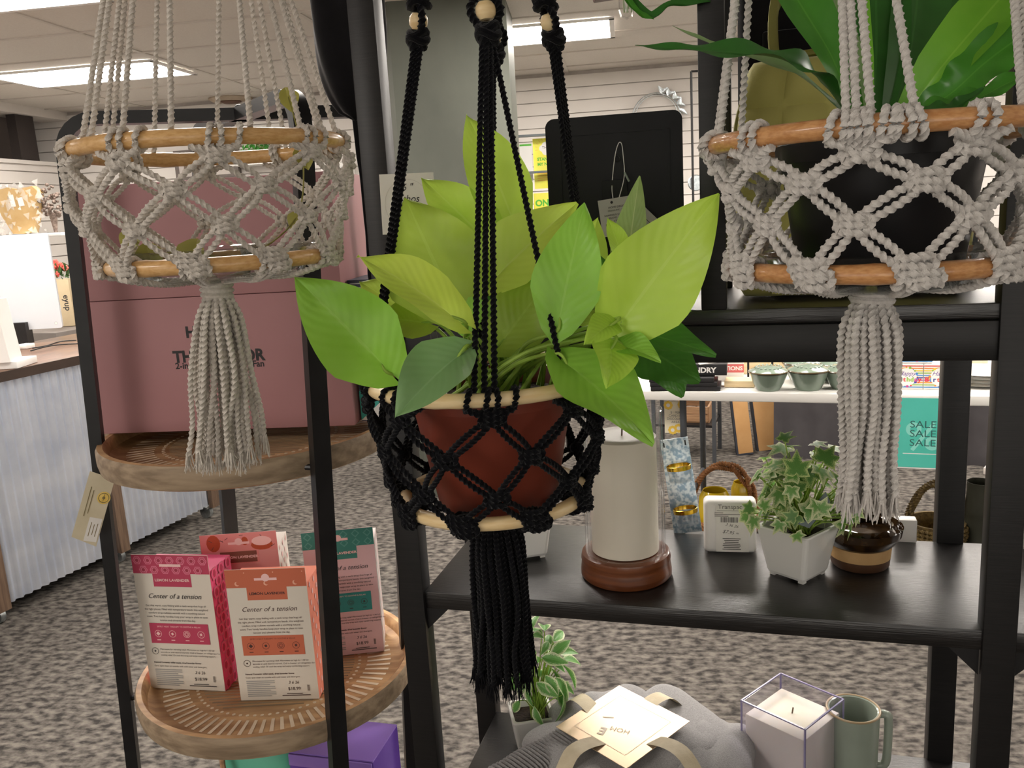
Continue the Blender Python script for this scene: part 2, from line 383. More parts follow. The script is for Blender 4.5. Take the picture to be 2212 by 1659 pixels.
# ------------------------------------------------------------------ crossed-arch tray stand
SC = V((-.475, 1.505, 0)); A1 = V((-.742, 1.435, 0)); B1 = V((-.327, 1.29, 0)); ZT = 1.735
st = thing('tray_stand', 'black crossed-arch metal stand holding round wooden trays', 'stand', SC)
def lean(z): return V((.045 * (z - .7), 0, 0))
def arch(a, _k):
    b = SC + (SC - a) * (.87 if _k < 0 else 1); d = (b - a).normalized(); Lh = (b - a).length; r = .05; pts = [V((a.x, a.y, 0)), V((a.x, a.y, ZT - r))]
    for k in range(1, 7): q = pi / 2 * k / 6; pts.append(a + d * (r - r * cos(q)) + V((0, 0, ZT - r + r * sin(q))))
    for k in range(0, 7): q = pi / 2 * (1 - k / 6); pts.append(b - d * (r - r * cos(q)) + V((0, 0, ZT - r + r * sin(q))))
    pts.append(V((b.x, b.y, 0)))
    pts = [q + lean(q.z) for q in pts]
    nrm = d.cross(V((0, 0, 1))); w, h = .014, .010; mb = MB(); vs = []; n = len(pts)
    for i, p in enumerate(pts):
        t = (pts[min(n - 1, i + 1)] - pts[max(0, i - 1)]).normalized(); o = t.cross(nrm)
        for s1, s2 in ((-1, -1), (1, -1), (1, 1), (-1, 1)): vs.append(p + nrm * s1 * w + o * s2 * h)
    fs = [(i * 4 + j, i * 4 + (j + 1) % 4, (i + 1) * 4 + (j + 1) % 4, (i + 1) * 4 + j) for i in range(n - 1) for j in range(4)]
    mb.add(vs, fs); mb.add([vs[0], vs[1], vs[2], vs[3]], [(0, 1, 2, 3)])
    return mb
arch(A1, -1).build('arch_frame', K['bmetal'], st, w=True)
arch(B1, 1).build('arch_frame', K['bmetal'], st, w=True)
MB().ball((SC.x + .046, SC.y, ZT + .012), .008, sx=(1, 1, .6)).build('bolt', K['bmetal'], st, w=True)
tw = mat('tray_wood', '#9a7450', .5, c2='#c9a377', ns=3, nd=6, st=(2, 14, 14), bump=.2, bs=8)
twd = mat('tray_wood_weathered', '#7d6a55', .6, c2='#a28d74', ns=4, nd=7, st=(2, 14, 20), bump=.2, bs=10)
slot = mat('slot_pale', '#d8c6ae', .6, c2='#cbb79d', ns=30)
TR = .256
def tray(z, h=.045, slots=True):
    T = Matrix.Translation((SC.x, SC.y, z)); mb = MB()
    mb.lathe([(0, -.018), (TR - .012, -.018), (TR - .003, -.014), (TR, .0), (TR, h - .018 - .008), (TR - .003, h - .02), (TR - .012, h - .02), (TR - .016, h - .024), (TR - .02, .006), (TR - .03, 0), (0, 0)], 96, 0, True, T)
    o = mb.build('tray', [tw, twd], st, w=True)
    for p in o.data.polygons:
        c = p.center; rr = sqrt(c.x ** 2 + c.y ** 2)
        if rr > TR - .005: p.material_index = 1
    if slots:
        s = MB()
        for i in range(72):
            a = 2 * pi * i / 72; r0, r1 = (.165, .21)
            d = V((cos(a), sin(a), 0)); n = V((-sin(a), cos(a), 0)); c = V((SC.x, SC.y, z + .0006))
            s.add([c + d * r0 - n * .0028, c + d * r1 - n * .0034, c + d * r1 + n * .0034, c + d * r0 + n * .0028], [(0, 1, 2, 3)])
            d2 = V((cos(a + .04), sin(a + .04), 0)); s.tube([c + d2 * .15 + V((0, 0, -.001)), c + d2 * .15], .0032, 8)
        s.build('tray_slots', slot, o, w=True)
        o2 = MB()
        for k in range(26):
            y = -.12 + .24 * k / 25; x = sqrt(max(0, .14 ** 2 - y * y))
            o2.box((SC.x, SC.y + y, z + .0003), (2 * x, .003, .0006))
        o2.build('tray_grooves', twd, o, w=True)
    for a in (A1, B1, SC + (SC - A1) * .93, 2 * SC - B1):
        d = (a - SC).normalized(); MB().tube([SC + d * (TR - .004) + V((0, 0, z + .0)), a + V((0, 0, z)) + lean(z)], .005, 8).build('tray_pin', K['bmetal'], st, w=True)
ZTU, ZTL, ZTB = 1.175, .715, .30
tray(ZTU); tray(ZTL); tray(ZTB)
# hang tag on the stand
tm = mat('tag_cream', '#d9cfb4', .7, c2='#cfc4a6', ns=25); gold = mat('gold_foil', '#b99a45', .35, .6, c2='#cdb066', ns=40)
pc = PD(202, 1098, 1.45); pt = PD(222, 1005, 1.45)
t = thing('hang_tag', 'cream paper hang tag with round gold sticker tied to the stand leg', 'tag', pc)
x_ = (PD(226, 1100, 1.462) - PD(178, 1092, 1.445)).normalized(); y_ = (PD(178, 1014, 1.44) - PD(182, 1165, 1.44)).normalized(); n_ = x_.cross(y_).normalized(); y_ = n_.cross(x_)
TMx = basis((0, 0, 0), x_, y_, n_)
MB().prism([(-.021, -.052), (.02, -.062), (.02, .054), (-.021, .06)], .0012, 0, TMx).build('card', tm, t)
f = Face(TMx @ Matrix.Translation((0, 0, .0013))); f.disc(.011, .02, .0105, 0).ring(.011, .02, .0085, .0012, 1).disc(.011, .02, .0025, 1).rect(.011, .02, .001, .012, 1)
f.rect(.008, -.035, .02, .04, 2)
for q, w in ((.003, .024), (.008, .018), (.013, .022)): f.rect(q, -.035, .0012, w, 1)
for q, w in ((-.012, .05), (-.007, .04)): f.rect(q, .01, .0012, w, 1)
f.b.build('printed_lettering', [gold, mat('tag_ink', '#7a6c45', .7, c2='#857650', ns=50), K['paper']], t)
MB().tube(spline([(x_ * -.0 + y_ * .055), (PD(225, 1000, 1.45) - pc), (A1 + V((.016, 0, 1.16)) - pc)], 6), .0012, 6).build('string', K['bmetal'], t)
# ------------------------------------------------------------------ macrame plant hangers
def macrame(label, loc, cordm, ringm, N, Rt, Rb, h, rows, rrow, hang, tassel, rot0=0, seed=1, clusters=(), cr_=.0031, rr=.0072, toff=(0, 0), tlean=(0, 0), ks=.95):
    """net basket hung from cords: ring, ring, netting, cord, wrap, tassel; local origin = centre of the top ring"""
    rnd = random.Random(seed)
    t = thing('macrame_plant_hanger', label, 'plant hanger', loc)
    def C(r, a, z): return V((r * cos(a), r * sin(a), z))
    for nm, r, z in (('upper_hoop', Rt, 0), ('lower_hoop', Rb, -h)):
        mb = MB(); pts = [C(r, 2 * pi * i / 96, z) for i in range(96)]
        rad = [rr * (1 + (.10 if i % 31 in (4,) else .04 if i % 31 in (3, 5, 7) else 0)) for i in range(96)]
        mb.tube(pts, rad, 14, closed=True); mb.build(nm, ringm, t)
    half = pi / N
    zs = [-h * q for q in rows] + [-h]; rs = list(rrow) + [Rb + .006]
    net = MB()
    def knot(a, r, z, s=1.0):
        s *= ks
        o = C(r, a, z); u = V((-sin(a), cos(a), 0)); n = V((cos(a), sin(a), 0)); k = V((0, 0, 1)); q = .0044 * s
        for dz in (-.0052, 0, .0052):
            tl = rnd.uniform(-.002, .002)
            net.rope(spline([o - u * q * 2.3 + k * (dz * s - tl) - n * .002, o - u * q * 1.2 + k * dz * s + n * .0045, o + u * q * 1.2 + k * (dz * s + tl) + n * .0045, o + u * q * 2.3 + k * (dz * s + tl) - n * .002], 5), cr_ * 1.05)
        for sg in (-1, 1):
            net.rope(spline([o + u * sg * q * 2.2 + k * .006 * s, o + u * sg * q * 2.7 + n * .002, o + u * sg * q * 2.2 - k * .006 * s], 5), cr_)
        net.ball(o - n * .001, .0052 * s, sx=(1, 1, 1.2), seg=8)
    jit = {}
    def node(k, i):
        i %= N
        if (k, i) not in jit: jit[(k, i)] = (rnd.uniform(-.05, .05), rnd.uniform(-.003, .003), rnd.uniform(-.002, .002))
        j = jit[(k, i)] if k < len(rows) else (0, 0, 0)
        return rot0 + 2 * half * i + (half if k % 2 else 0) + j[0], rs[k] + j[2], zs[k] + j[1]
    def run(a0, r0, z0, a1, r1, z1, off, sag=.002):
        P = []
        for i in range(9):
            s = i / 8; a = a0 + (a1 - a0) * s; r = r0 + (r1 - r0) * s + sag * sin(pi * s); z = z0 + (z1 - z0) * s
            P.append(C(r, a, z) + (V((-sin(a), cos(a), 0)) * off[0] + V((0, 0, off[1]))) * (.45 + .55 * sin(pi * s)))
        net.rope(P, cr_)
    def wrap(a, R_, z, loops=2, w=.0062, sp=.0078):
        for q in range(loops):
            da = (q - (loops - 1) / 2) * sp / R_
            o = C(R_, a + da, z); n = V((cos(a + da), sin(a + da), 0)); k = V((0, 0, 1)); u = V((-sin(a + da), cos(a + da), 0)); e = rr + cr_ * .8
            net.rope([o + n * e * cos(x) + k * e * sin(x) + u * .0025 * sin(x + q) for x in [2 * pi * i / 14 for i in range(14)]], cr_, closed=True)
    for i in range(N):
        for k in range(len(rows)):
            a, r, z = node(k, i); knot(a, r, z)
            for sd in (0, 1):
                j = (i + (0 if sd == 0 else -1)) if k % 2 == 0 else (i + (1 if sd == 0 else 0))
                a2, r2, z2 = node(k + 1, j)
                while a2 - a > pi: a2 -= 2 * pi
                while a2 - a < -pi: a2 += 2 * pi
                dxy = abs(a2 - a) * r; L_ = sqrt(dxy ** 2 + (z2 - z) ** 2) + 1e-6
                sgn = 1 if a2 > a else -1
                for q in (-1, 1): run(a, r, z, a2, r2, z2, (q * .0042 * abs(z2 - z) / L_, q * sgn * .0042 * dxy / L_), rnd.uniform(0, .004))
        a, r, z = node(0, i); wrap(a, Rt, 0, 2)
        for sg in (-1, 1):
            a3 = a + sg * half * .5; (wrap(a3, Rt, 0, 1) if rnd.random() < .55 else None)
            run(a3, Rt + .006, -.008, a, r, z, (0, 0)); run(a3, Rt + .003, -.008, a, r, z + .004, (0, 0))
        net.rope([C(Rt + .005, a - .02, -.007), C(r + .002, a, z)], cr_); net.rope([C(Rt + .005, a + .03, -.007), C(r + .002, a + .02, z)], cr_)
        # bottom clusters round the lower hoop
        ab = node(len(rows), i)[0]
        wrap(ab, Rb, -h, 3, sp=.0068); knot(ab, Rb + .0085, -h + .006, 1.1); knot(ab + .06, Rb + .0085, -h - .003, 1.0)
        for q in (-1, 1):
            zt_ = -h - .019
            net.rope(spline([C(Rb + .004, ab + q * .04, -h - .008), C(Rb * .72, ab + q * .03, -h - .017), C(Rb * .35, ab + q * .03, zt_ + .001), C(.009, ab + q * .1, zt_ - .002) + V((toff[0], toff[1], 0))], 6), cr_)
    for a in clusters: wrap(a, Rt, 0, 4, sp=.0072)
    net.build('netting', cordm, t)
    for (a, gat, rads) in hang:
        for qi, q in enumerate(rads):
            ox = V(((qi - (len(rads) - 1) / 2) * .0026, 0, 0)); s = C(Rt, a + q, rr) + ox; e = V(gat) - V(loc) + ox
            m = MB(); m.rope([s, s.lerp(e, .5) + V((0, 0, -.002)), e], cr_); m.build('hanging_cord', cordm, t)
    # gathered wrap and tassel
    wh, wr_, tl, tw0, tw1, ns = tassel
    z0 = -h - .019
    w = MB(); turns = int(wh / (cr_ * 1.5))
    w.tube([V((wr_ * cos(2 * pi * i / 14), wr_ * sin(2 * pi * i / 14), z0 - wh * i / (14 * turns))) for i in range(14 * turns + 1)], cr_ * .9, 6)
    w.lathe([(0, z0), (wr_, z0), (wr_, z0 - wh), (0, z0 - wh)], 16)
    w.v = [(x + toff[0], y + toff[1], q) for x, y, q in w.v]
    w.build('tassel_wrap', cordm, t)
    m = MB(); zt = z0 - wh
    for i in range(ns):
        a = i * 2.39996; q = sqrt((i + .5) / ns); r1 = q * tw0; r2 = q * tw1 * rnd.uniform(.85, 1.1)
        L_ = tl * rnd.uniform(.93, 1.03); ww = rnd.uniform(-.003, .003); a2 = a + rnd.uniform(-.3, .3)
        P = spline([C(q * wr_ * .85, a, zt + .004), C(q * wr_, a, zt - .004), C(r1, a, zt - .16 * tl), C(r1 * .5 + r2 * .5 + ww, a + .1, zt - .5 * L_), C(r2 * .9 - ww, a2, zt - .8 * L_), C(r2, a2, zt - L_)], 6)
        m.rope(P, cr_ * 1.02, step=.0018)
        e = P[-1]
        for k in range(9):
            b = rnd.uniform(0, 2 * pi); s = rnd.uniform(0, .0026); g = V((cos(b), sin(b), 0))
            m.tube([e + g * s + V((0, 0, .004)), e + g * (s + .0022) + V((0, 0, -.008)), e + g * (s + rnd.uniform(.001, .006)) + V((0, 0, -rnd.uniform(.012, .02)))], [.0009, .0008, .0004], 4)
    m.v = [(x + toff[0] + tlean[0] * (zt - q) / tl, y + toff[1] + tlean[1] * (zt - q) / tl, q) for x, y, q in m.v]
    m.build('tassel', cordm, t)
    return t
def ceiling_hook(t, gathers, apex, cordm):
    a = V(apex); o = parent_loc(t)
    for g in gathers:
        MB().rope([V(g) - o, a - o], .0045, .005, .002).build('strand', cordm, t)
    MB().rope([a - o, V((a.x, a.y, CEIL)) - o], .005, .005, .003).build('hanging_rope', cordm, t)
    MB().lathe([(0, 0), (.018, -.002), (.02, -.014), (.006, -.02), (0, -.02)], 16, M=Matrix.Translation(V((a.x, a.y, CEIL - .001)) - o)).build('ceiling_hook', K['bmetal'], t)

def aq(loc, x, back=False, R_=.124):
    return min((R(k * .5) * (1 if back else -1) for k in range(361)), key=lambda a: abs(proj(V(loc) + V((R_ * cos(a), R_ * sin(a), 0)))[0] - x))
# grey hanger, empty
LC = PD(455, 322, .83)
gl = PD(330, -950, .83) + V((0, .03, 0)); gr_ = PD(478, -450, .83)
hl = [(aq(LC, x, b), gl, [0]) for x, b in ((182, 0), (200, 0), (268, 0), (225, 1), (242, 1), (335, 1), (372, 0))]
hr = [(aq(LC, x, b), gr_, [0]) for x, b in ((470, 1), (545, 0), (590, 1), (620, 1), (652, 0), (690, 0), (705, 1), (728, 0))]
tL = macrame('empty grey macrame plant hanger in front of the pink carton', LC, K['grey'], K['cane'], 10, .124, .103, .107, (.15, .41, .66), (.129, .127, .119), hl + hr, (.016, .0145, .160, .024, .042, 36), rot0=aq(LC, 470), seed=3, cr_=.0027, ks=.82, toff=(-.011, 0), tlean=(-.010, 0))
ceiling_hook(tL, (gl, gr_), LC + V((.0, .0, .8)), K['grey'])
# black hanger with the pothos
MC = PD(1050, 812, .92)
hb = [PD(912, 62, .93), PD(1052, 34, .83), PD(1192, 52, .93), PD(1066, 100, 1.03)]
hM = [(R(178), PD(903, 92, .93), [-.10, 0.0, .08, .2]), (aq(MC, 1025), PD(1042, 92, .835), [0]), (aq(MC, 1048), PD(1052, 92, .833), [0]), (aq(MC, 1071), PD(1060, 92, .835), [0]), (aq(MC, 1222), PD(1064, 88, .84), [0]), (R(2), PD(1197, 92, .93), [-.1, 0, .1, .2]), (R(90), PD(1068, 120, 1.02), [-.1, .1])]
tM = macrame('black macrame plant hanger carrying a lime green pothos', MC, K['bcord'], K['bead'], 9, .122, .098, .131, (.14, .44, .76), (.126, .121, .111), hM, (.012, .022, .187, .030, .040, 44), rot0=aq(MC, 1058, False, .122), seed=5)
o = parent_loc(tM); apx = MC + V((0, .0, .78))
for q, (g, kn) in enumerate(zip(hb, (PD(903, 88, .93), PD(1055, 76, .835), PD(1197, 88, .93), PD(1068, 120, 1.02)))):
    up = (apx - kn).normalized()
    k = MB(); s = kn - o
    for d, w_ in ((-.004, .006), (.0005, .0095), (.006, .0085)): k.tube([s + up * d + V((w_ * cos(x), w_ * sin(x), .003 * sin(2 * x + d * 400))) for x in [2 * pi * i / 14 for i in range(14)]], .0046, 8, True)
    k.ball(s + up * .002, .0095); k.build('cord_knot', K['bcord'], tM)
    b = MB(); bc = s + up * (.0225 if q == 1 else .0195)
    b.lathe([(.003, -.0088), (.0066, -.0082), (.0096, -.0042), (.0101, 0), (.0096, .0042), (.0066, .0082), (.003, .0088)], 24, M=Matrix.Translation(bc) @ up.to_track_quat('Z', 'Y').to_matrix().to_4x4()); b.build('wooden_bead', K['bead'], tM)
    m = MB()
    sd = V((1, 0, 0)) if q in (1, 3) else V((.35, -.94, 0))
    for sg in (-1, 1):
        m.rope(spline([s + up * .006 + sd * sg * .006, bc + sd * sg * .0135 - up * .004, bc + sd * sg * .0135 + up * .006, bc + up * .016 + sd * sg * .005], 6), .0042)
    for d in (.017, .023, .029): m.tube([bc + up * d + V((.010 * cos(x), .010 * sin(x), .0025 * sin(2 * x + d * 300))) for x in [2 * pi * i / 12 for i in range(12)]], .0046, 7, True)
    m.ball(bc + up * .023, .009)
    m.rope([bc + up * .034, apx - o], .006, .006, .003)
    m.build('strand', K['bcord'], tM)
MB().rope([apx - o, V((apx.x, apx.y, CEIL)) - o], .006, .006, .003).build('hanging_rope', K['bcord'], tM)
MB().lathe([(0, 0), (.018, -.002), (.02, -.014), (.006, -.02), (0, -.02)], 16, M=Matrix.Translation(V((apx.x, apx.y, CEIL - .001)) - o)).build('ceiling_hook', K['bmetal'], tM)
# right grey hanger with the fern
RC = PD(1892, 293, .67)
g1 = PD(1790, -900, .64); g2 = PD(1640, -420, .70); g3 = PD(2150, -600, .72)
hR = [(aq(RC, x), g1, [0]) for x in (1828, 1852, 1882, 1978)] + [(aq(RC, x, b), g2, [0]) for x, b in ((1543, 0), (1550, 1), (1556, 0), (1600, 1))] + [(aq(RC, 2240), g3, [0, -.1, .1, .2])]
tR = macrame('grey macrame plant hanger carrying a potted fern', RC, K['greyd'], K['cane2'], 10, .124,   .103, .099, (.16, .35, .63), (.121, .115, .108), hR, (.012, .0155, .165, .024, .026, 34), rot0=aq(RC, 1857), seed=9, clusters=(aq(RC, 1836), aq(RC, 1945)))
ceiling_hook(tR, (g1, g2, g3), RC + V((.0, .02, .75)), K['greyd'])

# clear saucers lying in the grey hangers
def saucer(loc, r, h, label):
    t = thing('plant_saucer', label, 'saucer', loc, group=None)
    MB().lathe([(0, 0), (r * .82, 0), (r * .86, .002), (r, h - .003), (r + .004, h), (r + .003, h + .0012), (r - .0015, h), (r * .85, .0035), (r * .81, .0018), (0, .0018)], 56).build('dish', K['plastic'], t); return t
saucer(LC + V((0, 0, -.107 - .018)), .088, .030, 'clear plastic saucer lying in the empty grey plant hanger')
saucer(RC + V((0, 0, -.099 - .018)), .088, .028, 'clear plastic saucer under the black fern pot')

# ------------------------------------------------------------------ leaves
def heart(mb, B, T, W, nrm, curl=.15, fold=.2, mi=0, nl=14, nw=8, lobe=.16, tipp=1.0, wav=0, ins=0):
    """a heart-shaped drip-tip leaf from base B to tip T"""
    B, T = V(B), V(T); ax = T - B; L = ax.length; ax.normalize(); n = V(nrm); n = (n - ax * n.dot(ax)).normalized(); sd = ax.cross(n)
    def prof(t): return (min(1, (t / .30)) ** .55 if t < .3 else 1) * (1 - max(0, (t - .3) / .7) ** 1.75 if t > .3 else 1) ** (.95 * tipp)
    def P(u, t):
        x = (u - .5) * 2; w = W / 2 * max(.012, prof(t))
        back = -lobe * L * (abs(x) ** 1.6) * max(0, 1 - t / .45) ** 2
        z = fold * abs(x) * w * 1.2 - curl * L * (t - .5) ** 2 * 1.2 + curl * L * .3 + wav * W * sin(t * 9 + x * 2) * .1 * abs(x)
        return B + ax * (t * L + back) + sd * (x * w) + n * z
    return mb.grid(nw, nl, P, mi, True, None, lambda u, t: ((u - .5) * 2, t, 1))
lm = [leafmat('pothos_lime', '#bfe34c', '#d0ee74', tl=.42), leafmat('pothos_yellow', '#d8f258', '#e4f884', tl=.42), leafmat('pothos_green', '#93d042', '#aede66', tl=.4),
      leafmat('pothos_deep', '#3f8026', '#69a244'), leafmat('pothos_olive', '#b4d04a', '#c8e26a', tl=.4), leafmat('pothos_grey', '#7fab6c', '#9cc088'), leafmat('pothos_mottled', '#8bb05a', '#dbe6a6')]
stemm = mat('pothos_stem', '#86a83c', .5, c2='#9dbb50', ns=30)
pt_ = thing('potted_pothos', 'lime green pothos in a red-brown nursery pot', 'potted plant', MC + V((0, 0, -.131)))
potm = mat('nursery_pot', '#74301f', .5, c2='#7b3524', ns=12, spec=.4)
pz = -.012; ph = .135
T = Matrix.Translation(V((0.005, 0, .131 - .004)))
MB().lathe([(0, -.142), (.060, -.142), (.064, -.138), (.086, -.02), (.0895, -.02), (.091, -.002), (.088, 0), (.0855, -.004), (.082, -.03), (0, -.03)], 64, M=T).build('pot', potm, pt_)
soilm = mat('potting_soil', '#1d1512', .95, c2='#3a2c22', ns=180, bump=1, bs=260)
MB().grid(16, 16, lambda u, v: V(((u - .5) * .165 * sqrt(1 - (v - .5) ** 2 * 2), (v - .5) * .165 * sqrt(1 - (u - .5) ** 2 * 2), .004 * mnoise.noise(V((u * 9, v * 9, 0))))), M=T @ Matrix.Translation((0, 0, -.02))).build('soil', soilm, pt_)
po = parent_loc(pt_); TO = -V(cf)  # towards the viewer, as a starting normal
def pn(dx, dy): return TO + cr * dx + cu * dy
PL = [  # base px, base depth, tip px, tip depth, width px, material, normal tilt, curl, fold
 ((838, 800), .83, (636, 598), .80, 165, 2, (-.25, .55), .16, .25),
 ((1000, 762), .80, (853, 903), .76, 118, 5, (.3, .9), .22, .45),
 ((992, 695), .80, (772, 553), .77, 128, 1, (.1, .9), .14, .25),
 ((985, 668), .93, (876, 428), .93, 195, 4, (-.1, .15), .08, .15),
 ((1075, 545), .97, (910, 384), .98, 110, 0, (-.2, .5), .10, .25),
 ((1112, 490), .99, (1008, 248), 1.0, 118, 0, (.2, .1), .2, .2),
 ((1060, 612), .93, (1247, 438), .90, 130, 1, (.1, .6), .12, .3),
 ((1205, 705), .83, (1263, 438), .82, 128, 2, (-.1, .1), .14, .12),
 ((1330, 712), .83, (1553, 418), .78, 178, 0, (.05, .25), .10, .22),
 ((1352, 712), .84, (1547, 768), .82, 98, 3, (.2, .9), .1, .2),
 ((1078, 748), .92, (1188, 602), .92, 120, 4, (0, .2), .1, .25),
 ((1000, 702), .85, (1067, 668), .82, 82, 2, (0, .5), .1, .2),
 ((1322, 700), .82, (1262, 745), .79, 62, 0, (.2, .6), .3, .4),
 ((1318, 742), .81, (1312, 838), .78, 92, 0, (.4, .3), .25, .3),
 ((1330, 745), .82, (1428, 782), .79, 60, 2, (0, .8), .2, .4),
 ((1212, 778), .825, (1412, 960), .77, 150, 2, (.2, .7), .16, .25),
 ((1375, 742), .92, (1512, 825), .90, 130, 3, (.2, .5), .1, .12),
 ((1352, 612), .95, (1382, 380), .95, 66, 6, (-.4, .1), .12, .2),
 ((1300, 655), .93, (1290, 545), .93, 66, 3, (.2, .2), .1, .2),
 ((930, 700), .95, (816, 685), .95, 88, 4, (-.1, .5), .1, .2),
 ((905, 690), .97, (776, 608), .97, 92, 4, (-.2, .5), .1, .2),
 ((905, 602), .97, (838, 548), .97, 72, 4, (0, .2), .1, .2),
 ((1345, 640), .88, (1438, 556), .87, 60, 0, (0, .6), .12, .3),
 ((1360, 712), .87, (1492, 668), .84, 92, 2, (.1, .9), .1, .15),
 ((1130, 610), .98, (1215, 520), .98, 96, 2, (.1, .3), .1, .2),
 ((1040, 600), .99, (1100, 470), 1.0, 90, 4, (0, .2), .1, .2),
 ((1240, 640), .97, (1292, 470), .98, 84, 0, (.2, .1), .1, .2),
 ((1090, 690), .98, (1080, 560), .99, 110, 3, (0, .2), .1, .1),
 ((1180, 690), 1.0, (1170, 540), 1.0, 110, 2, (0, .2), .1, .1),
 ((1290, 700), .9, (1240, 630), .9, 70, 4, (0, .5), .1, .1),
 ((1345, 560), .92, (1312, 470), .92, 44, 0, (.3, .2), .1, .3),
 ((950, 560), .99, (1000, 440), 1.0, 84, 2, (0, .2), .1, .2),
 ((1400, 735), .93, (1475, 858), .92, 110, 3, (.1, .6), .1, .2),
 ((1240, 760), .93, (1330, 800), .92, 70, 2, (0, .8), .1, .2),
]
for i, (b, db, tp, dt, w, mi, nn, cl, fo) in enumerate(PL):
    B, Tp = PD(*b, db), PD(*tp, dt); W = w * (db + dt) / 2 / FPX
    heart(MB(), B, Tp, W * 1.2, pn(*nn), cl, fo, wav=.5).build('leaf', lm[mi], pt_, w=True)
    # petiole from the soil to the leaf base
    a = random.uniform(0, 2 * pi); q = random.uniform(.005, .05)
    ax_ = (Tp - B).normalized()
    s = po + V((.005 + q * cos(a), q * sin(a), .112)); mid = s.lerp(B, .55) + V((0, 0, .012)); mid.x = s.x * .55 + B.x * .45
    MB().tube(spline([s, mid, B - ax_ * .008 + V((0, 0, .002)), B + ax_ * .01], 7), [.0024, .0022, .0018, .0014], 8).build('stem', stemm, pt_, w=True)
for i in range(14):   # more bare petioles in the middle of the pot
    a = random.uniform(0, 2 * pi); q = random.uniform(.005, .06); s = po + V((.03 + q * cos(a), .012 + q * sin(a), .112))
    e = s + V((random.uniform(0, .06), random.uniform(-.0, .03), random.uniform(.04, .085)))
    MB().tube(spline([s, s.lerp(e, .5) + V((0, 0, .008)), e], 6), [.0023, .002, .0016], 8).build('stem', stemm, pt_, w=True)
# clear watering spike in the pot
MB().tube([PD(932, 700, .95), PD(962, 850, .93)], .0042, 12).build('clear_stake', K['glass'], pt_, w=True)

# fern
ft = thing('potted_fern', 'strap-leaved fern in a black nursery pot', 'potted plant', RC + V((0, 0, -.099)))
bpot = mat('black_pot', '#131214', .4, c2='#19181a', ns=9, spec=.45)
T = Matrix.Translation(V((.004, 0, .093)))
MB().lathe([(0, -.106), (.058, -.106), (.061, -.102), (.075, -.012), (.0785, -.012), (.0795, .002), (.077, .003), (.0745, -.01), (0, -.016)], 64, M=T).build('pot', bpot, ft)
MB().grid(12, 12, lambda u, v: V(((u - .5) * .14 * sqrt(1 - (v - .5) ** 2 * 2), (v - .5) * .14 * sqrt(1 - (u - .5) ** 2 * 2), .003 * mnoise.noise(V((u * 9, v * 9, 3))))), M=T @ Matrix.Translation((0, 0, -.008))).build('soil', soilm, ft)
fm = [leafmat('fern_green', '#3f8a26', '#69ad42', tl=.25, veins=0, rough=.3), leafmat('fern_dark', '#2a6320', '#47873a', tl=.2, veins=0, rough=.3), leafmat('fern_bright', '#6fb52c', '#98d04e', tl=.4, veins=0, rough=.3), leafmat('fern_pale', '#7fa065', '#a5bd8c', tl=.2, veins=0, rough=.35)]
def strap(pts, w, mi, fold=.25, wav=.0, nh=(0, .3), tw=0):
    P = spline([PD(x, y, d) for x, y, d in pts], 8); n = len(P); mb = MB(); N0 = pn(*nh)
    Tn = [(P[min(n - 1, i + 1)] - P[max(0, i - 1)]).normalized() for i in range(n)]
    def f(u, t):
        i = min(n - 1, int(round(t * (n - 1)))); x = (u - .5) * 2; tt = Tn[i]; nn = (N0 - tt * N0.dot(tt)).normalized(); sd = tt.cross(nn)
        k = t * (len(w) - 1); j = min(len(w) - 2, int(k)); W = (w[j] + (w[j + 1] - w[j]) * (k - j)) * pts[0][2] / FPX / 2
        wv = wav * W * sin(t * 24 + (1 if x > 0 else 2.5)) * abs(x) ** 2
        return P[i] + sd * x * W + nn * (fold * abs(x) * W + wv)
    mb.grid(8, n - 1, f, 0, True, None, lambda u, t: ((u - .5) * 2, t, 1)); return mb.build('leaf', fm[mi], ft, w=True)
strap([(1850, 262, .69), (1800, 130, .66), (1735, 20, .65), (1650, -120, .66)], (50, 100, 122, 110), 0, .3, 0, (.2, .3))
strap([(1838, 262, .68), (1770, 172, .63), (1690, 128, .60), (1560, 112, .58), (1450, 106, .57), (1372, 98, .56)], (40, 66, 62, 44, 22, 2), 1, .35, .35, (.1, .8))
strap([(1845, 262, .69), (1720, 160, .66), (1600, 118, .64), (1520, 88, .63), (1452, 56, .62)], (24, 36, 34, 18, 2), 3, .3, .2, (.1, .8))
strap([(1885, 262, .71), (1893, 100, .73), (1890, -90, .75)], (60, 140, 150), 1, .2, 0, (-.1, .1))
strap([(1925, 262, .71), (1968, 100, .73), (1990, -90, .76)], (60, 150, 170), 1, .2, 0, (.3, .1))
strap([(1950, 258, .69), (2030, 150, .67), (2110, 55, .66), (2210, -60, .66)], (40, 100, 120, 110), 2, .3, 0, (-.3, .4))
strap([(1955, 260, .68), (2050, 205, .66), (2135, 130, .65), (2260, 40, .65)], (40, 80, 100, 90), 0, .35, .25, (.1, .7))
strap([(1945, 262, .66), (2020, 232, .64), (2100, 218, .63), (2180, 178, .62), (2260, 150, .62)], (36, 52, 58, 40, 20), 0, .3, .35, (.1, .9))
strap([(1862, 262, .7), (1838, 120, .71), (1795, -20, .71), (1770, -120, .71)], (30, 60, 58, 40), 3, .35, .2, (.3, .2))
strap([(1878, 262, .68), (1872, 130, .67), (1858, -80, .67)], (14, 26, 22), 2, .5, 0, (0, .1))
strap([(1930, 262, .645), (1995, 240, .63), (2060, 232, .62), (2125, 190, .61)], (24, 44, 40, 6), 1, .3, .3, (.1, .9))
strap([(1900, 262, .73), (2000, 60, .77), (2060, -100, .79)], (40, 120, 110), 1, .25, .1, (.1, .2))
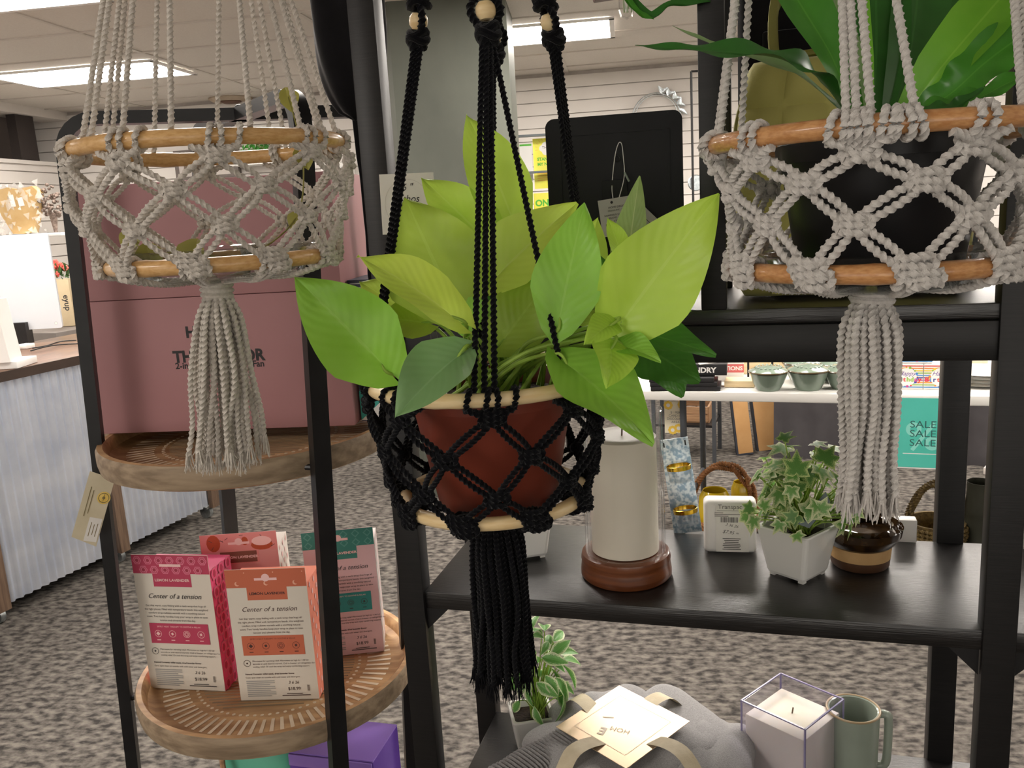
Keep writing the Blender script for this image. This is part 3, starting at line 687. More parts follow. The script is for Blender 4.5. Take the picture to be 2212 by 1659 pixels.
strap([(1960, 262, .71), (2100, 130, .73), (2200, 110, .75), (2280, 120, .77)], (40, 90, 80, 40), 1, .25, .2, (.1, .7))

# faded vine leaves caught in the empty grey hanger
vt = thing('vine_sprig', 'faded ivy vine sprig tangled in the empty grey plant hanger', 'vine', LC + V((0, .0, -.1)))
fad = leafmat('faded_ivy', '#8d8a3c', '#a5a05a', tl=.3, veins=0); vp = [(285, 512, .885), (322, 548, .865), (418, 541, .85), (520, 560, .88), (640, 470, .93), (655, 330, .93), (640, 270, .95), (622, 208, .97)]
VP_ = [PD(*q) for q in vp]
MB().tube(spline(VP_, 8), .0009, 6).build('stem', fad, vt, w=True)
for i, sz in ((0, .02), (1, .026), (2, .026), (4, .016), (5, .022), (7, .022)):
    b_ = VP_[i]; d_ = (cr * (.3 if i % 2 else -.4) - cu).normalized()
    heart(MB(), b_ - d_ * sz * .3, b_ + d_ * sz * .9, sz * 1.1, pn(.2, .2), .2, .3).build('leaf', fad, vt, w=True)
# ------------------------------------------------------------------ boxes on the tray stand
def hfit(P, y):
    lo, hi = 0, 1.5
    for _ in range(40):
        m = (lo + hi) / 2
        if proj(V(P) + V((0, 0, m)))[1] > y: lo = m
        else: hi = m
    return lo
def upright(Lp, Rp, z):
    """frame of a vertical face standing on height z with bottom corners at two sight lines"""
    a, b = PZ(*Lp, z), PZ(*Rp, z); w = (b - a).length; x = (b - a).normalized(); n = x.cross(V((0, 0, 1))); return a, b, w, x, n
para = ['Get that warm, cozy feeling with a neck wrap that hugs all', 'the right places. Filled with temperature beads, this weighted', 'comfort wrap radiates warmth with a soothing natural', 'scent. Two handy handles keep your wrap in place to ease', 'tension and ailments from the day.']
def wrapbox(label, Lp, Rp, ytop, hc, fc, sc_, tc_, inkc, style, dep=.075):
    a, b, w, x, n = upright(Lp, Rp, ZTL + .0015); h = hfit((a + b) / 2, ytop); c = (a + b) / 2
    t = thing('product_box', label, 'box', c, group='neck wrap boxes on the lower wooden tray')
    F = basis(V((0, 0, h / 2)), x, V((0, 0, 1)), n)      # front face frame
    hb = h * .885
    front = mat('box_front_' + hc, fc, .6, c2=fc, ns=9); head = mat('box_head_' + hc, hc, .55, c2=hc, ns=9); side = mat('box_side_' + hc, sc_, .55, c2=sc_, ns=9)
    pat = mat('box_pattern_' + hc, tc_, .55, c2=tc_, ns=9); ink = mat('box_ink_' + hc, inkc, .6, c2=inkc, ns=40); pale = mat('box_pale', '#f3c9c6', .6, c2='#efc2c0', ns=9)
    m = MB(); m.box((0, -h / 2 + hb / 2, -dep / 2 - .0006), (w, hb, dep), 1, M=F); m.box((0, 0, -.0004), (w, h, .0012), 0, M=F)
    m.build('carton', [front, side], t)
    p = Face(F); H = h / 2; th = h * .135
    p.rect(0, H - th / 2, w, th, 0)
    p.rect(0, H - th - h * .045, w * .5, h * .1, 0)
    if style == 'hex':
        for r in range(2):
            for q in range(7):
                xx = -w / 2 + w * (q + .5 + .0 * r) / 7; yy = H - th * (.3 + .5 * r)
                xx += (w / 14 if r else 0)
                if abs(xx) < w / 2 - w * .06: p.disc(xx, yy, w * .058, 1, 6).disc(xx, yy, w * .046, 0, 6).disc(xx, yy, w * .036, 1, 6).disc(xx, yy, w * .024, 3, 6)
    elif style == 'moon':
        for q in range(3):
            for r in range(2):
                xx = -w * .36 + w * .36 * q + w * .1 * r; yy = H - th * (.78 - .6 * r)
                if r == 0: p.disc(xx, yy, w * .03, 1).disc(xx + w * .016, yy + w * .008, w * .026, 0)
                else: p.disc(xx, yy, w * .008, 1)
    elif style == 'fox':
        for q, (xx, yy, sx) in enumerate(((-.33, .5, 1), (.3, .72, 1.6), (.08, .45, .5))): p.disc(w * xx, H - th * yy, w * .09 * sx, 1, 14, .5 if sx > 1 else 1.3)
        for q in range(14): p.rect(w * random.uniform(-.46, .46), H - th * random.uniform(.1, .9), w * .05, w * .007, 2, random.uniform(-1, 1))
        p.disc(w * .3, H - th * .5, w * .13, 4, 18, .5)
    else:
        for q in range(6):
            for r in range(2): p.disc(-w / 2 + w * (q + .5) / 6, H - th * (.28 + .5 * r), w * .06, 1, 4).disc(-w / 2 + w * (q + .5) / 6, H - th * (.28 + .5 * r), w * .04, 0, 4)
    p.rect(0, H - th * .55, w * .28, h * .018, 4)
    if style in ('moon', 'teal', 'fox'): p.disc(0, H - th * .47, w * .05, 4)
    lab = 2 if style != 'fox' else 5
    if style == 'fox': p.rect(-w * .02, H - th - h * .045, w * .48, h * .085, 5)
    p.text('LEMON LAVENDER', 0, H - th - h * .055, h * .026, 4 if style in ('hex', 'teal', 'fox') else 2, bold=.0002, sx=1.15)
    p.text('Center of a tension', 0, H - h * .315, h * .05, 2, shear=.35, sx=1.0)
    for i, l in enumerate(para): p.text(l, 0, H - h * (.375 + .027 * i), h * .0195, 2, sx=.98)
    p.rect(0, H - h * .575, w * .78, h * .15, 6)
    p.text('SIMPLY HEAT THERAPY TO SOOTHE & RELAX', 0, H - h * .53, h * .016, 4 if style != 'moon' else 2)
    for q in range(4):
        xx = w * (-.285 + .19 * q); ic = 4 if style == 'hex' else 2
        p.ring(xx, H - h * .578, w * .046, w * .005, ic)
        if q == 0: [p.rect(xx + dx, H - h * .578 + dy, w * .02, w * .02, ic, pi / 4) for dx, dy in ((0, w * .014), (0, -w * .014), (w * .014, 0), (-w * .014, 0))]
        elif q == 1: p.rect(xx, H - h * .578, w * .03, w * .03, ic, .6)
        elif q == 2: [p.ring(xx, H - h * .578, w * k, w * .005, ic) for k in (.03, .018)]
        else: p.disc(xx, H - h * .578, w * .014, ic); [p.rect(xx, H - h * .578, w * .05, w * .004, ic, pi * k / 3) for k in range(3)]
        p.rect(xx, H - h * .625, w * .05, h * .006, ic)
    p.ring(-w * .36, H - h * .71, w * .045, w * .005, 2).rect(-w * .36, H - h * .71, w * .02, w * .02, 2, .7)
    for i, l in enumerate(('Microwave for warming relief. Microwave on high for 1:30 full', 'seconds or until desired warmth. Chill in freezer, or refrigerator for', 'cooling relief. Or cool the wrap and enjoy comforting support.')): p.text(l, -w * .29, H - h * (.70 + .022 * i), h * .0165, 2, al='LEFT', sx=.98)
    for i, l in enumerate(('Natural Contents: millet seeds, dried lavender flower', 'Care: spot clean on outside with cold water and detergent.')): p.text(l, -w * .4, H - h * (.80 + .027 * i), h * .0165, 2, al='LEFT', bold=.0001 if i == 0 else 0)
    for i in range(9): p.rect(-w * .22 - (w * .03 if i % 3 == 2 else 0), H - h * (.85 + .0145 * i), w * (.36 - (.06 if i % 3 == 2 else 0)), h * .0065, 7)
    p.text('3 6 26', w * .2, H - h * .875, h * .03, 2, shear=.2); p.text('$18.99', w * .2, H - h * .925, h * .034, 2); p.bars(w * .38, H - h * .91, w * .03, h * .045, 2)
    p.rect(w * .22, H - h * .965, w * .36, h * .006, 2).rect(w * .2, H - h * .952, w * .2, h * .005, 2)
    # right side pattern
    S = Face(F @ basis((w / 2 + .0001, -h / 2 + hb / 2, -dep / 2 - .0006), V((0, 0, -1)), V((0, 1, 0)), V((1, 0, 0))), p.b)
    for r in range(13):
        for q in range(3):
            xx = -dep * .33 + dep * .33 * q + (dep * .16 if r % 2 else 0); yy = -hb / 2 + hb * (r + .5) / 13
            if abs(xx) < dep * .42:
                if style == 'hex': S.disc(xx, yy, dep * .15, 1, 6, 1.2).disc(xx, yy, dep * .12, 8, 6, 1.2).disc(xx, yy, dep * .07, 0, 6, 1.5)
                else: S.disc(xx, yy, dep * .045, 4, 8, 1.6)
    greyl = mat('print_grey', '#9b9894', .7, c2='#a3a09c', ns=60); brown = mat('print_brown', '#7c4a3e', .6, c2='#84523f', ns=20)
    band = mat('box_band_' + hc, {'teal': '#2f8f8c'}.get(style, hc), .6, c2=hc if style != 'teal' else '#2f8f8c', ns=9)
    p.b.build('printed_lettering', [head, pat, ink, mat('box_deep_' + hc, '#a5384c', .6, c2='#a03549', ns=9), pale, brown, band, greyl, side], t)
    return t
wrapbox('magenta and white neck wrap box with a hexagon header, front of the tray', (327, 1486), (487, 1493), 1199, '#b8405c', '#d9d0c3', '#ef5f8f', '#d9788f', '#3a3537', 'hex')
wrapbox('orange and white neck wrap box with a moon header, nearest the front post', (521, 1513), (690, 1509), 1229, '#c4694c', '#d9d0c3', '#f6977f', '#e6ab93', '#4a2f2c', 'moon')
wrapbox('pink neck wrap box with a brown label and fox header, standing behind the white ones', (468, 1432), (628, 1420), 1152, '#dd8f8c', '#d99a98', '#e9e2da', '#b5502f', '#5c4442', 'fox')
wrapbox('teal-headed neck wrap box standing behind the black front leg of the stand', (680, 1422), (830, 1406), 1145, '#3b8379', '#dcb8bb', '#d9cfcb', '#5b9a90', '#41403f', 'teal')

# ------------------------------------------------------------------ pink carton and tall carton on the upper tray
a, b, w, x, n = upright((215, 938), (767, 919), ZTU + .0255); c = (a + b) / 2; h = hfit(a, 408)
pinkm = mat('dusty_pink_card', '#a87a7c', .6, c2='#ac7e80', ns=6, spec=.3)
t = thing('carton', 'large dusty pink carton with black print on the upper tray', 'box', c)
F = basis((0, 0, h / 2), x, V((0, 0, 1)), n); dpt = .20
m = MB(); m.box((0, -h / 2 + h * .275, -dpt / 2), (w, h * .55, dpt), bev=.0015, M=F); m.build('carton_body', pinkm, t)
m = MB(); m.box((0, h * .05 + .0008 + h * .225, -dpt / 2 + .0004), (w * .997, h * .45, dpt), bev=.0015, M=F); m.build('carton_lid', pinkm, t)
p = Face(F); blackp = K['ink']
def PX(px, py):
    d = ray(px, py); q = CAM + d * ((c - CAM).dot(n) / d.dot(n)) - c; return q.dot(x), q.z - h / 2
sz = (PX(400, 757)[1] - PX(400, 782)[1]) * 1.38
u, v = PX(376, 783); p.text('TH', u, v, sz, 0, bold=.0011, al='LEFT', sx=.95)
u, v = PX(572, 777); p.text('OR', u, v, sz, 0, bold=.0011, al='RIGHT', sx=.95)
u, v = PX(402, 729); p.text('H', u, v, sz * .95, 0, bold=.0011, al='LEFT'); u, v = PX(534, 724); p.text('N', u, v, sz * .95, 0, bold=.0011, al='RIGHT')
u, v = PX(380, 797); p.text('2-in', u, v, sz * .55, 0, bold=.0004, al='LEFT'); u, v = PX(572, 791); p.text('Fan', u, v, sz * .55, 0, bold=.0004, al='RIGHT')
p.b.build('printed_lettering', K['ink'], t)
c2 = b + x * .035 - n * .03; navy = mat('navy_carton', '#5a6078', .5, c2='#535970', ns=8)
t = thing('carton', 'tall blue-grey carton with teal and white base behind the pink carton', 'box', (c2.x, c2.y, ZTU + .0255))
F2 = basis((0, 0, 0), x, V((0, 0, 1)), n); hh = hfit((c2.x, c2.y, ZTU + .0255), 640)
m = MB(); m.box((0, hh / 2, -.06), (.062, hh, .12), bev=.001, M=F2); m.build('carton_body', navy, t)
m = MB()
for i in range(4): m.box((0, hh + .004 + i * .0075, -.06), (.066, .005, .124), M=F2); m.box((0, hh + .0005 + i * .0075, -.06), (.06, .003, .118), 1, M=F2)
m.build('carton_top', [mat('navy_edge', '#20243a', .5, c2='#262a40', ns=20), K['white']], t)
p = Face(F2); p.poly([(-.031, .002), (.031, .002), (.031, .055), (-.031, .055)], 0).poly([(-.031, .002), (.031, .002), (.031, .055)], 1).text('L', .012, .018, .014, 2, shear=.3, rot=.6)
p.b.build('printed_lettering', [mat('print_teal', '#3aa79a', .5, c2='#41ada0', ns=20), K['white'], K['ink']], t)

# packages on the lowest tray
pa = PZ(622, 1628, .56); pb = PZ(806, 1650, .56); x = (pb - pa).normalized(); x.z = 0; x.normalize(); n = x.cross(V((0, 0, 1)))
c = (pa + pb) / 2; w = (pb - pa).length; t = thing('gift_box', 'glossy purple carton on the lowest wooden tray', 'box', (c.x, c.y, ZTB + .0015))
F = basis((0, 0, 0), x, V((0, 0, 1)), n); H = .56 - ZTB
m = MB(); m.box((0, H / 2, -.06), (w, H, .12), bev=.003, M=F); m.build('carton', mat('purple_gloss', '#5d3f98', .22, c2='#6a49a6', ns=5), t)
m = MB(); m.box((0, H - .012, .002), (w * .98, .024, .004), bev=.0015, M=F); m.box((0, H + .001, -.06), (w * .99, .003, .118), M=F); m.build('flap', mat('lilac_gloss', '#9a7bd0', .22, c2='#8f70c6', ns=5), t)
p = Face(F); p.disc(-w * .18, H * .8, w * .1, 0, 18, .5).disc(w * .1, H * .72, w * .07, 0, 4, 1.4); p.b.build('printed_lettering', mat('lilac_print', '#b59ae0', .3, c2='#ab8fd8', ns=20), t)
pa = PZ(438, 1640, .565); pb = PZ(612, 1645, .565); x = (pb - pa).normalized(); x.z = 0; x.normalize(); n = x.cross(V((0, 0, 1))); c = (pa + pb) / 2; w = (pb - pa).length
t = thing('cosmetic_bag', 'mint green zip bag on the lowest wooden tray beside the purple carton', 'bag', (c.x, c.y, ZTB + .0015))
F = basis((0, 0, 0), x, V((0, 0, 1)), n); H = .565 - ZTB
def bagf(u, v, s):
    xx = (u - .5) * w * (1 - .08 * v); th = .055 * sin(pi * min(1, .12 + v * .88)) ** .6 * (1 - v * .75) * (max(0, 1 - (2 * u - 1) ** 4)) ** .5
    return V((xx, H * v, s * th - .06))
m = MB(); mint = mat('mint_vinyl', '#5fb094', .3, c2='#4ea286', ns=7)
for s in (1, -1): m.grid(14, 12, lambda u, v: bagf(u if s > 0 else 1 - u, v, s), 0, True, F)
m.build('bag_body', mint, t); MB().tube([F @ V((-w * .46, H, -.06)), F @ V((w * .46, H, -.06))], .005, 8).build('zip', mat('mint_zip', '#9ad6bf', .4, c2='#8fcdb6', ns=40), t)
MB().tube(spline([F @ V((-w * .42, H - .006, -.05)), F @ V((-w * .36, H - .03, -.028)), F @ V((-w * .30, H - .06, -.015))], 5), .0055, 8).build('zip_pull', K['wood'], t)

# ------------------------------------------------------------------ middle shelf
z = ZM + .0008
# candle in glass cylinder on a turned wood base
c = PZ(1353, 1238, z); D = (c - CAM).dot(cf); r = 97 * D / FPX
t = thing('candle_holder', 'tall glass cylinder with a cream pillar candle on a brown wood base', 'candle holder', c)
MB().lathe([(0, 0), (r * .95, 0), (r, .004), (r, .010), (r * .98, .020), (r * .97, .024), (r * .985, .028), (r * .96, .036), (r * .88, .038), (0, .038)], 64).build('wooden_base', mat('walnut', '#5c3019', .3, c2='#7c4728', ns=4, st=(2, 2, 40), coat=.3), t)
gr = 85 * D / FPX; gh = hfit(c, 885)
MB().lathe([(gr - .003, .039), (gr, .039), (gr, gh), (gr - .0015, gh + .001), (gr - .003, gh), (gr - .003, .039)], 64).build('glass_cylinder', K['glass'], t)
cr2 = gr - .0095; chh = hfit(c, 938)
MB().lathe([(0, .0395), (cr2, .0395), (cr2, chh - .003), (cr2 - .004, chh), (cr2 * .5, chh - .001), (0, chh - .002)], 64).build('candle', mat('cream_wax', '#faf1de', .4, c2='#fbf4e4', ns=3), t)
MB().tube([(0, 0, chh - .003), (.001, 0, chh + .012)], .0012, 8).build('wick', mat('wick', '#6e5a48', .9, c2='#7a6654', ns=60), t)
# white boxed coaster standing on edge
a, b, w, x, n = upright((1521, 1194), (1635, 1197), z); c = (a + b) / 2; h = hfit(c, 1083)
t = thing('boxed_coaster', 'white square box with a printed price label, beside the ivy pot', 'box', c)
F = basis((0, 0, h / 2), x, V((0, 0, 1)), n)
m = MB(); m.box((0, 0, -.016), (w, h, .032), bev=.0075, M=F, seg=4); m.build('box_body', K['white'], t)
p = Face(F); p.k = 20; p.rect(.003, -.002, w * .62, h * .88, 1).text('Transpac', 0, h * .36, h * .115, 0).rect(0, h * .325, w * .5, h * .006, 0)
for i, ww in enumerate((.16, .5, .26)): p.rect(-w * .29 + w * ww / 2, h * (.28 - .03 * i), w * ww, h * .012, 0)
p.bars(-.002, h * .15, w * .32, h * .10, 0, 3).rect(.004, -h * .02, w * .6, h * .24, 1).text('3 36 26', .002, h * .02, h * .075, 0, shear=.3, rot=-.2).text('$7.95 =', .0, -h * .12, h * .09, 0, shear=.3, rot=-.15)
for i, ww in enumerate((.34, .28, .26, .32, .34, .30, .35)): p.rect(.002, -h * (.21 + .034 * i), w * ww, h * .013, 0)
p.b.build('printed_lettering', [mat('print_dark', '#55524f', .7, c2='#5c5956', ns=60), K['paper']], t)
# ivy in a white square pot
def squarepot(t, w0, w1, h, m, rz):
    mb = MB(); Mz = Matrix.Rotation(rz, 4, 'Z'); cs = [(-1, -1), (1, -1), (1, 1), (-1, 1)]
    def ringv(w, z, c=.006): 
        o = []
        for sx, sy in cs:
            k = w / 2
            for j in range(4):
                a = math.atan2(sy, sx) - pi / 4 + pi / 2 * j / 3; o.append((sx * (k - c) + c * cos(a), sy * (k - c) + c * sin(a), z))
        return o
    L = [ringv(w0 - .004, .004), ringv(w0, .008), ringv(w1, h - .002), ringv(w1 - .002, h), ringv(w1 - .010, h), ringv(w1 - .012, h - .012)]
    vs = [q for l in L for q in l]; k = 16
    fs = [(i * k + j, i * k + (j + 1) % k, (i + 1) * k + (j + 1) % k, (i + 1) * k + j) for i in range(len(L) - 1) for j in range(k)] + [tuple(range(k))[::-1]]
    mb.add(vs, fs, 0, True, Mz)
    for sx, sy in cs: mb.box((sx * (w0 / 2 - .008), sy * (w0 / 2 - .008), .002), (.008, .008, .0045), M=Mz)
    o = mb.build('pot', m, t)
    for p in o.data.polygons: p.use_smooth = False
    MB().box((0, 0, h - .014), (w1 - .012, w1 - .012, .004), M=Mz).build('soil', soilm, t)
potw = mat('white_ceramic', '#e4e3de', .28, c2='#e8e7e3', ns=5, coat=.3)
c = PZ(1722, 1238, z); D = (c - CAM).dot(cf)
t = thing('potted_ivy', 'variegated ivy in a white square tapered pot', 'potted plant', c)
squarepot(t, .062, .083, .074, potw, R(38))
ivm = leafmat('ivy_leaf', '#629c44', '#98c274', edge='#e0e6b4', thr=.66, tl=.25, rough=.4, veins=0); ivm2 = leafmat('ivy_leaf_dark', '#508238', '#80a860', edge='#c9d690', thr=.8, tl=.25, rough=.4, veins=0)
def ivymesh(seed, m):
    r = random.Random(seed); ol = []
    lob = [(0, 1.0), (.55, .45), (.95, .78), (1.5, .42), (2.05, .6), (2.7, .36), (pi, .2)]
    pts = [(a, q) for a, q in lob] + [(-a, q) for a, q in lob[-2:0:-1]]
    vs = [(0, .0, 0)]; at = [(0.0, 0.01, 1)]
    for k, e in ((.45, .45), (.8, .75), (1, 1)):
        for a, q in pts: q2 = q * k * r.uniform(.92, 1.08); vs.append((q2 * sin(a), q2 * cos(a), -.18 * q2 * q2 + .12 * abs(sin(a)) * q2)); at.append((e, .5, 1))
    n = len(pts); fs = [(0, 1 + i, 1 + (i + 1) % n) for i in range(n)]
    for k in range(2): fs += [(1 + k * n + i, 1 + (k + 1) * n + i, 1 + (k + 1) * n + (i + 1) % n, 1 + k * n + (i + 1) % n) for i in range(n)]
    mb = MB(); mb.add(vs, fs, 0, True, None, at); o = mb.build('leaf', m, None); me = o.data; bpy.data.objects.remove(o); return me
iv = [ivymesh(s, ivm if s % 3 else ivm2) for s in range(6)]
def foliage(t, meshes, n, cen, rad, size, seed, hang=.0, flat=.6):
    r = random.Random(seed); cen = V(cen); stems = MB()
    for i in range(n):
        a = r.uniform(0, 2 * pi); el = math.asin(r.uniform(-hang, 1)); q = r.uniform(.45, 1.0)
        d = V((cos(a) * cos(el), sin(a) * cos(el), sin(el))); p = cen + V((d.x * rad[0], d.y * rad[1], d.z * rad[2])) * q
        n_ = (d + V((r.uniform(-.5, .5), r.uniform(-.5, .5) - .25, r.uniform(.0, .6)))).normalized()
        y = (d + V((r.uniform(-.7, .7), r.uniform(-.7, .7), r.uniform(-1.0, .3)))); y = (y - n_ * y.dot(n_)).normalized(); x = y.cross(n_)
        o = bpy.data.objects.new('leaf', meshes[i % len(meshes)]); col.objects.link(o); o.parent = t
        s = size * r.uniform(.65, 1.15); o.matrix_local = basis(p, x, y, n_) @ Matrix.Diagonal((s, s, s, 1))
        b0 = V((cen.x * .6 + r.uniform(-.012, .012), cen.y * .6 + r.uniform(-.012, .012), meshpot))
        stems.tube(spline([b0, b0.lerp(p, .5) + V((0, 0, .01)), p - n_ * .001], 4), .0009, 5)
    stems.build('stems', stemm, t)
meshpot = .06
foliage(t, iv, 99, (.004, .0, .104), (.084, .07, .108), .028, 4, .35)
# green spike label in the ivy
pp = [PD(1790, 1058, D - .05), PD(1735, 1140, D - .05)]
o_ = c; ax = (pp[0] - pp[1]).normalized(); sd = ax.cross(cf).normalized(); nn = sd.cross(ax)
m = MB(); m.prism([(-.009, 0), (.007, .004), (.011, .05), (-.002, .058)], .0008, 0, basis(pp[1] - c, -sd, ax, -nn)); m.build('plant_label', mat('label_green', '#26403f', .25, c2='#31504c', ns=30), t)
# brown glazed pot
c = PZ(1857, 1216, z); D = (c - CAM).dot(cf); r = 85 * D / FPX
glz = mat('brown_glaze', '#1d120c', .08, c2='#3d2a14', ns=60, coat=.6); clay = mat('bare_clay', '#b5905f', .7, c2='#c09c6c', ns=30)
t = thing('glazed_pot', 'dark brown glazed pot with a bare clay band, behind the ivy', 'pot', c)
MB().lathe([(0, 0), (r * .66, 0), (r * .70, .003), (r * .72, .014)], 48).build('foot', mat('dark_clay', '#4a3121', .5, c2='#553a28', ns=30), t)
MB().lathe([(r * .72, .014), (r * .74, .026), (r * .75, .032)], 48).build('clay_band', clay, t)
hh = hfit(c, 1128)
MB().lathe([(r * .75, .032), (r * .85, .038), (r * .97, .05), (r, .06), (r * .97, hh - .014), (r * .84, hh - .006), (r * .78, hh - .002), (r * .76, hh), (r * .72, hh - .002), (r * .8, hh - .02), (r * .85, .05), (0, .045)], 48).build('glazed_body', glz, t)
# small white box near the back, galvanised rack, square pot behind the black tassel
c = PZ(1957, 1172, z)
t = thing('small_box', 'small white box at the back of the shelf behind the brown pot', 'box', c, EA); MB().box((0, .01, .018), (.03, .02, .036), bev=.002).build('carton', K['white'], t)
a, b, w, x, n = upright((1456, 1150), (1517, 1151), z); c = (a + b) / 2; h = hfit(c, 950)
t = thing('votive_rack', 'galvanised metal strip with two gold-rimmed glass cups', 'candle holder', c)
y = (V((0, 0, 1)) - n * .10 - x * .13).normalized(); n2 = x.cross(y).normalized(); x2 = y.cross(n2); F = basis((0, 0, 0), x2, y, n2)
galv = mat('galvanised_spangle', '#8fa9bd', .35, .6, c2='#d8e4ea', ns=170, nd=1, lo=.4, hi=.6)
MB().box((0, h / 2, 0), (w, h, .002), M=F, bev=.0006).build('metal_strip', galv, t)
p = Face(F @ Matrix.Translation((0, 0, .001))); p.rect(-w * .38, h * .945, .0022, .008, 0).rect(w * .38, h * .945, .0022, .008, 0); p.b.build('slots', K['ink'], t)
for yy in (.66, .21):
    T = F @ Matrix.Translation((w * .04, h * yy, .020)) @ Matrix.Rotation(-pi / 2, 4, 'X')
    cu_ = MB().lathe([(0, -.014), (.017, -.014), (.019, .012), (.0178, .012), (.0162, -.0125), (0, -.0125)], 32, M=T).build('glass_cup', K['glass'], t)
    MB().lathe([(.0191, .006), (.0196, .0125), (.0188, .013), (.0185, .0065)], 32, M=T).build('gold_rim', mat('gold_rim', '#c9a22f', .25, 1, c2='#d9b544', ns=30), cu_)
c = PZ(1141, 1196, z)
t = thing('square_pot', 'white square pot behind the black tassel', 'pot', c); squarepot(t, .052, .066, .062, potw, R(12))
c = PZ(2222, 1180, z)
t = thing('potted_plant', 'white pot with a leafy plant cut off beyond the last post', 'potted plant', c); squarepot(t, .05, .07, .06, potw, R(20)); meshpot = .05
foliage(t, iv, 30, (.0, .0, .07), (.05, .05, .05), .022, 14, .2)

# ------------------------------------------------------------------ bottom shelf
z = ZB + .0008
c = PZ(1150, 1590, z + .02); c.z = z
t = thing('potted_plant', 'small white-edged plant in a white pot on the bottom shelf', 'potted plant', c)
squarepot(t, .055, .072, .07, potw, R(8)); meshpot = .06
vm = leafmat('hosta_leaf', '#5c9a44', '#8fbf74', edge='#e6ecc4', thr=.72, tl=.25, veins=0)
def ovate(seed):
    r = random.Random(seed); mb = MB(); heart(mb, (0, 0, 0), (r.uniform(-.1, .1), 1, 0), .52, (0, 0, 1), .3, .3, 0, 9, 6, .05); o = mb.build('leaf', vm); me = o.data; bpy.data.objects.remove(o); return me
foliage(t, [ovate(i) for i in range(4)], 60, (.018, .0, .135), (.05, .045, .082), .042, 6, .6)
# acrylic cube candle
zt = z + .135; cA = [PZ(*q, zt) for q in ((1600, 1512), (1697, 1466), (1824, 1512), (1731, 1572))]
cc = (cA[0] + cA[2]) / 2; s = ((cA[2] - cA[0]).length / 2) * sqrt(2); rz = math.atan2(cA[3].y - cA[0].y, cA[3].x - cA[0].x)
t = thing('cube_candle', 'cream candle inside a clear square acrylic case', 'candle', (cc.x, cc.y, z), rz)
acr = thin_glass('acrylic', '#fbfaff', .02, .8); H = .135; m = MB(); th = .0035
for sx, sy, wx, wy in ((1, 0, th, s), (-1, 0, th, s), (0, 1, s - 2 * th, th), (0, -1, s - 2 * th, th)): m.box((sx * (s - th) / 2, sy * (s - th) / 2, H / 2), (wx, wy, H))
m.box((0, 0, .002), (s - 2 * th, s - 2 * th, .004)); m.build('acrylic_case', acr, t)
ed = MB(); pe = mat('acrylic_edge', '#8d86a8', .15, c2='#8079a0', ns=20)
for sx in (-1, 1):
    for sy in (-1, 1): ed.box((sx * (s - .0012) / 2, sy * (s - .0012) / 2, H / 2), (.0022, .0022, H + .001))
    ed.box((sx * (s - .0012) / 2, 0, H), (.0022, s, .002)); ed.box((0, sx * (s - .0012) / 2, H), (s, .0022, .002))
ed.build('case_edges', pe, t)
MB().box((0, 0, .0045 + .054), (s - 2 * th - .002, s - 2 * th - .002, .108), bev=.002).build('wax', mat('candle_wax', '#e3dccb', .4, c2='#e7e1d2', ns=3, sss=.3), t)
MB().tube([(0, 0, .112), (.001, .001, .122)], .0012, 6).build('wick', MATS['wick'], t)
# grey-green mug
zt = z + .115; c = PZ(1843, 1530, zt); D = (c - CAM).dot(cf); r = 54 * D / FPX
t = thing('mug', 'grey-green glazed mug behind the clear cube candle', 'mug', (c.x, c.y, z), R(-8))
mugm = mat('celadon', '#8f998c', .25, c2='#9ca698', ns=8, coat=.4)
MB().lathe([(0, 0), (r * .82, 0), (r * .9, .006), (r * .96, .03), (r, .108), (r - .0015, .115), (r - .004, .114), (r - .005, .1), (r * .86, .01), (0, .008)], 56).build('mug_body', mugm, t)
MB().tube([(r * .998 * cos(a), r * .998 * sin(a), .1145) for a in [2 * pi * i / 40 for i in range(40)]], .0019, 8, True).build('rim', mat('mug_rim', '#b9a588', .3, c2='#a8916e', ns=30), t)
MB().tube(spline([(r * .95, 0, .106), (r * 1.22, -.002, .107), (r * 1.33, -.004, .098), (r * 1.31, -.004, .04), (r * 1.22, -.003, .022), (r * .93, 0, .018)], 8), .0065, 10).build('handle', mugm, t)
# folded grey knitwear tied with ribbon and a gold card
kn = mat('grey_knit', '#8d8b8b', .95, c2='#a19f9e', ns=500, bump=.5, bs=700, bst=(1, 1, 1), sheen=.3, spec=.1); knd = mat('grey_rib', '#7f7d7d', .95, c2='#949291', ns=400, bump=.3, bs=700, sheen=.3, spec=.1)
zk = z + .095; cK = PZ(1345, 1575, zk)
t = thing('folded_blanket', 'folded grey knit throw tied with cream ribbon on the bottom shelf', 'blanket', (cK.x, cK.y, z))
def pillow(mb, c, L, W, H, rz, nz=.006, seed=0, ex=3.2, ribs=0):
    M_ = Matrix.Translation(V(c)) @ Matrix.Rotation(rz, 4, 'Z'); nu, nv = (160 if ribs else 44), 26
    def f(u, v):
        a = (v) * 2 * pi; x = (u * 2 - 1)
        e = max(0, 1 - abs(x) ** ex) ** (1 / ex); ca, sa = cos(a), sin(a)
        y = (abs(ca) ** .55) * (1 if ca >= 0 else -1) * W / 2 * (.55 + .45 * e); zz = (abs(sa) ** .8) * (1 if sa >= 0 else -1) * H / 2 * e
        q = mnoise.noise(V((x * 3 + seed, y * 12, zz * 10 + seed))) * nz
        rb = (.0024 * sin(u * 130 * pi / 2.0)) if ribs else 0
        return V((x * L / 2, y + q + rb * (1 if ca > 0 else -1), H / 2 + zz + (q + rb * (1 if sa > 0 else 0)) * (1 if zz > -H * .3 else 0)))
    mb.grid(nu, nv, f, 0, True, M_); return mb
A0 = R(20)
pillow(MB(), (0, -.005, 0), .34, .25, .05, A0, .007, 1).build('lower_fold', kn, t)
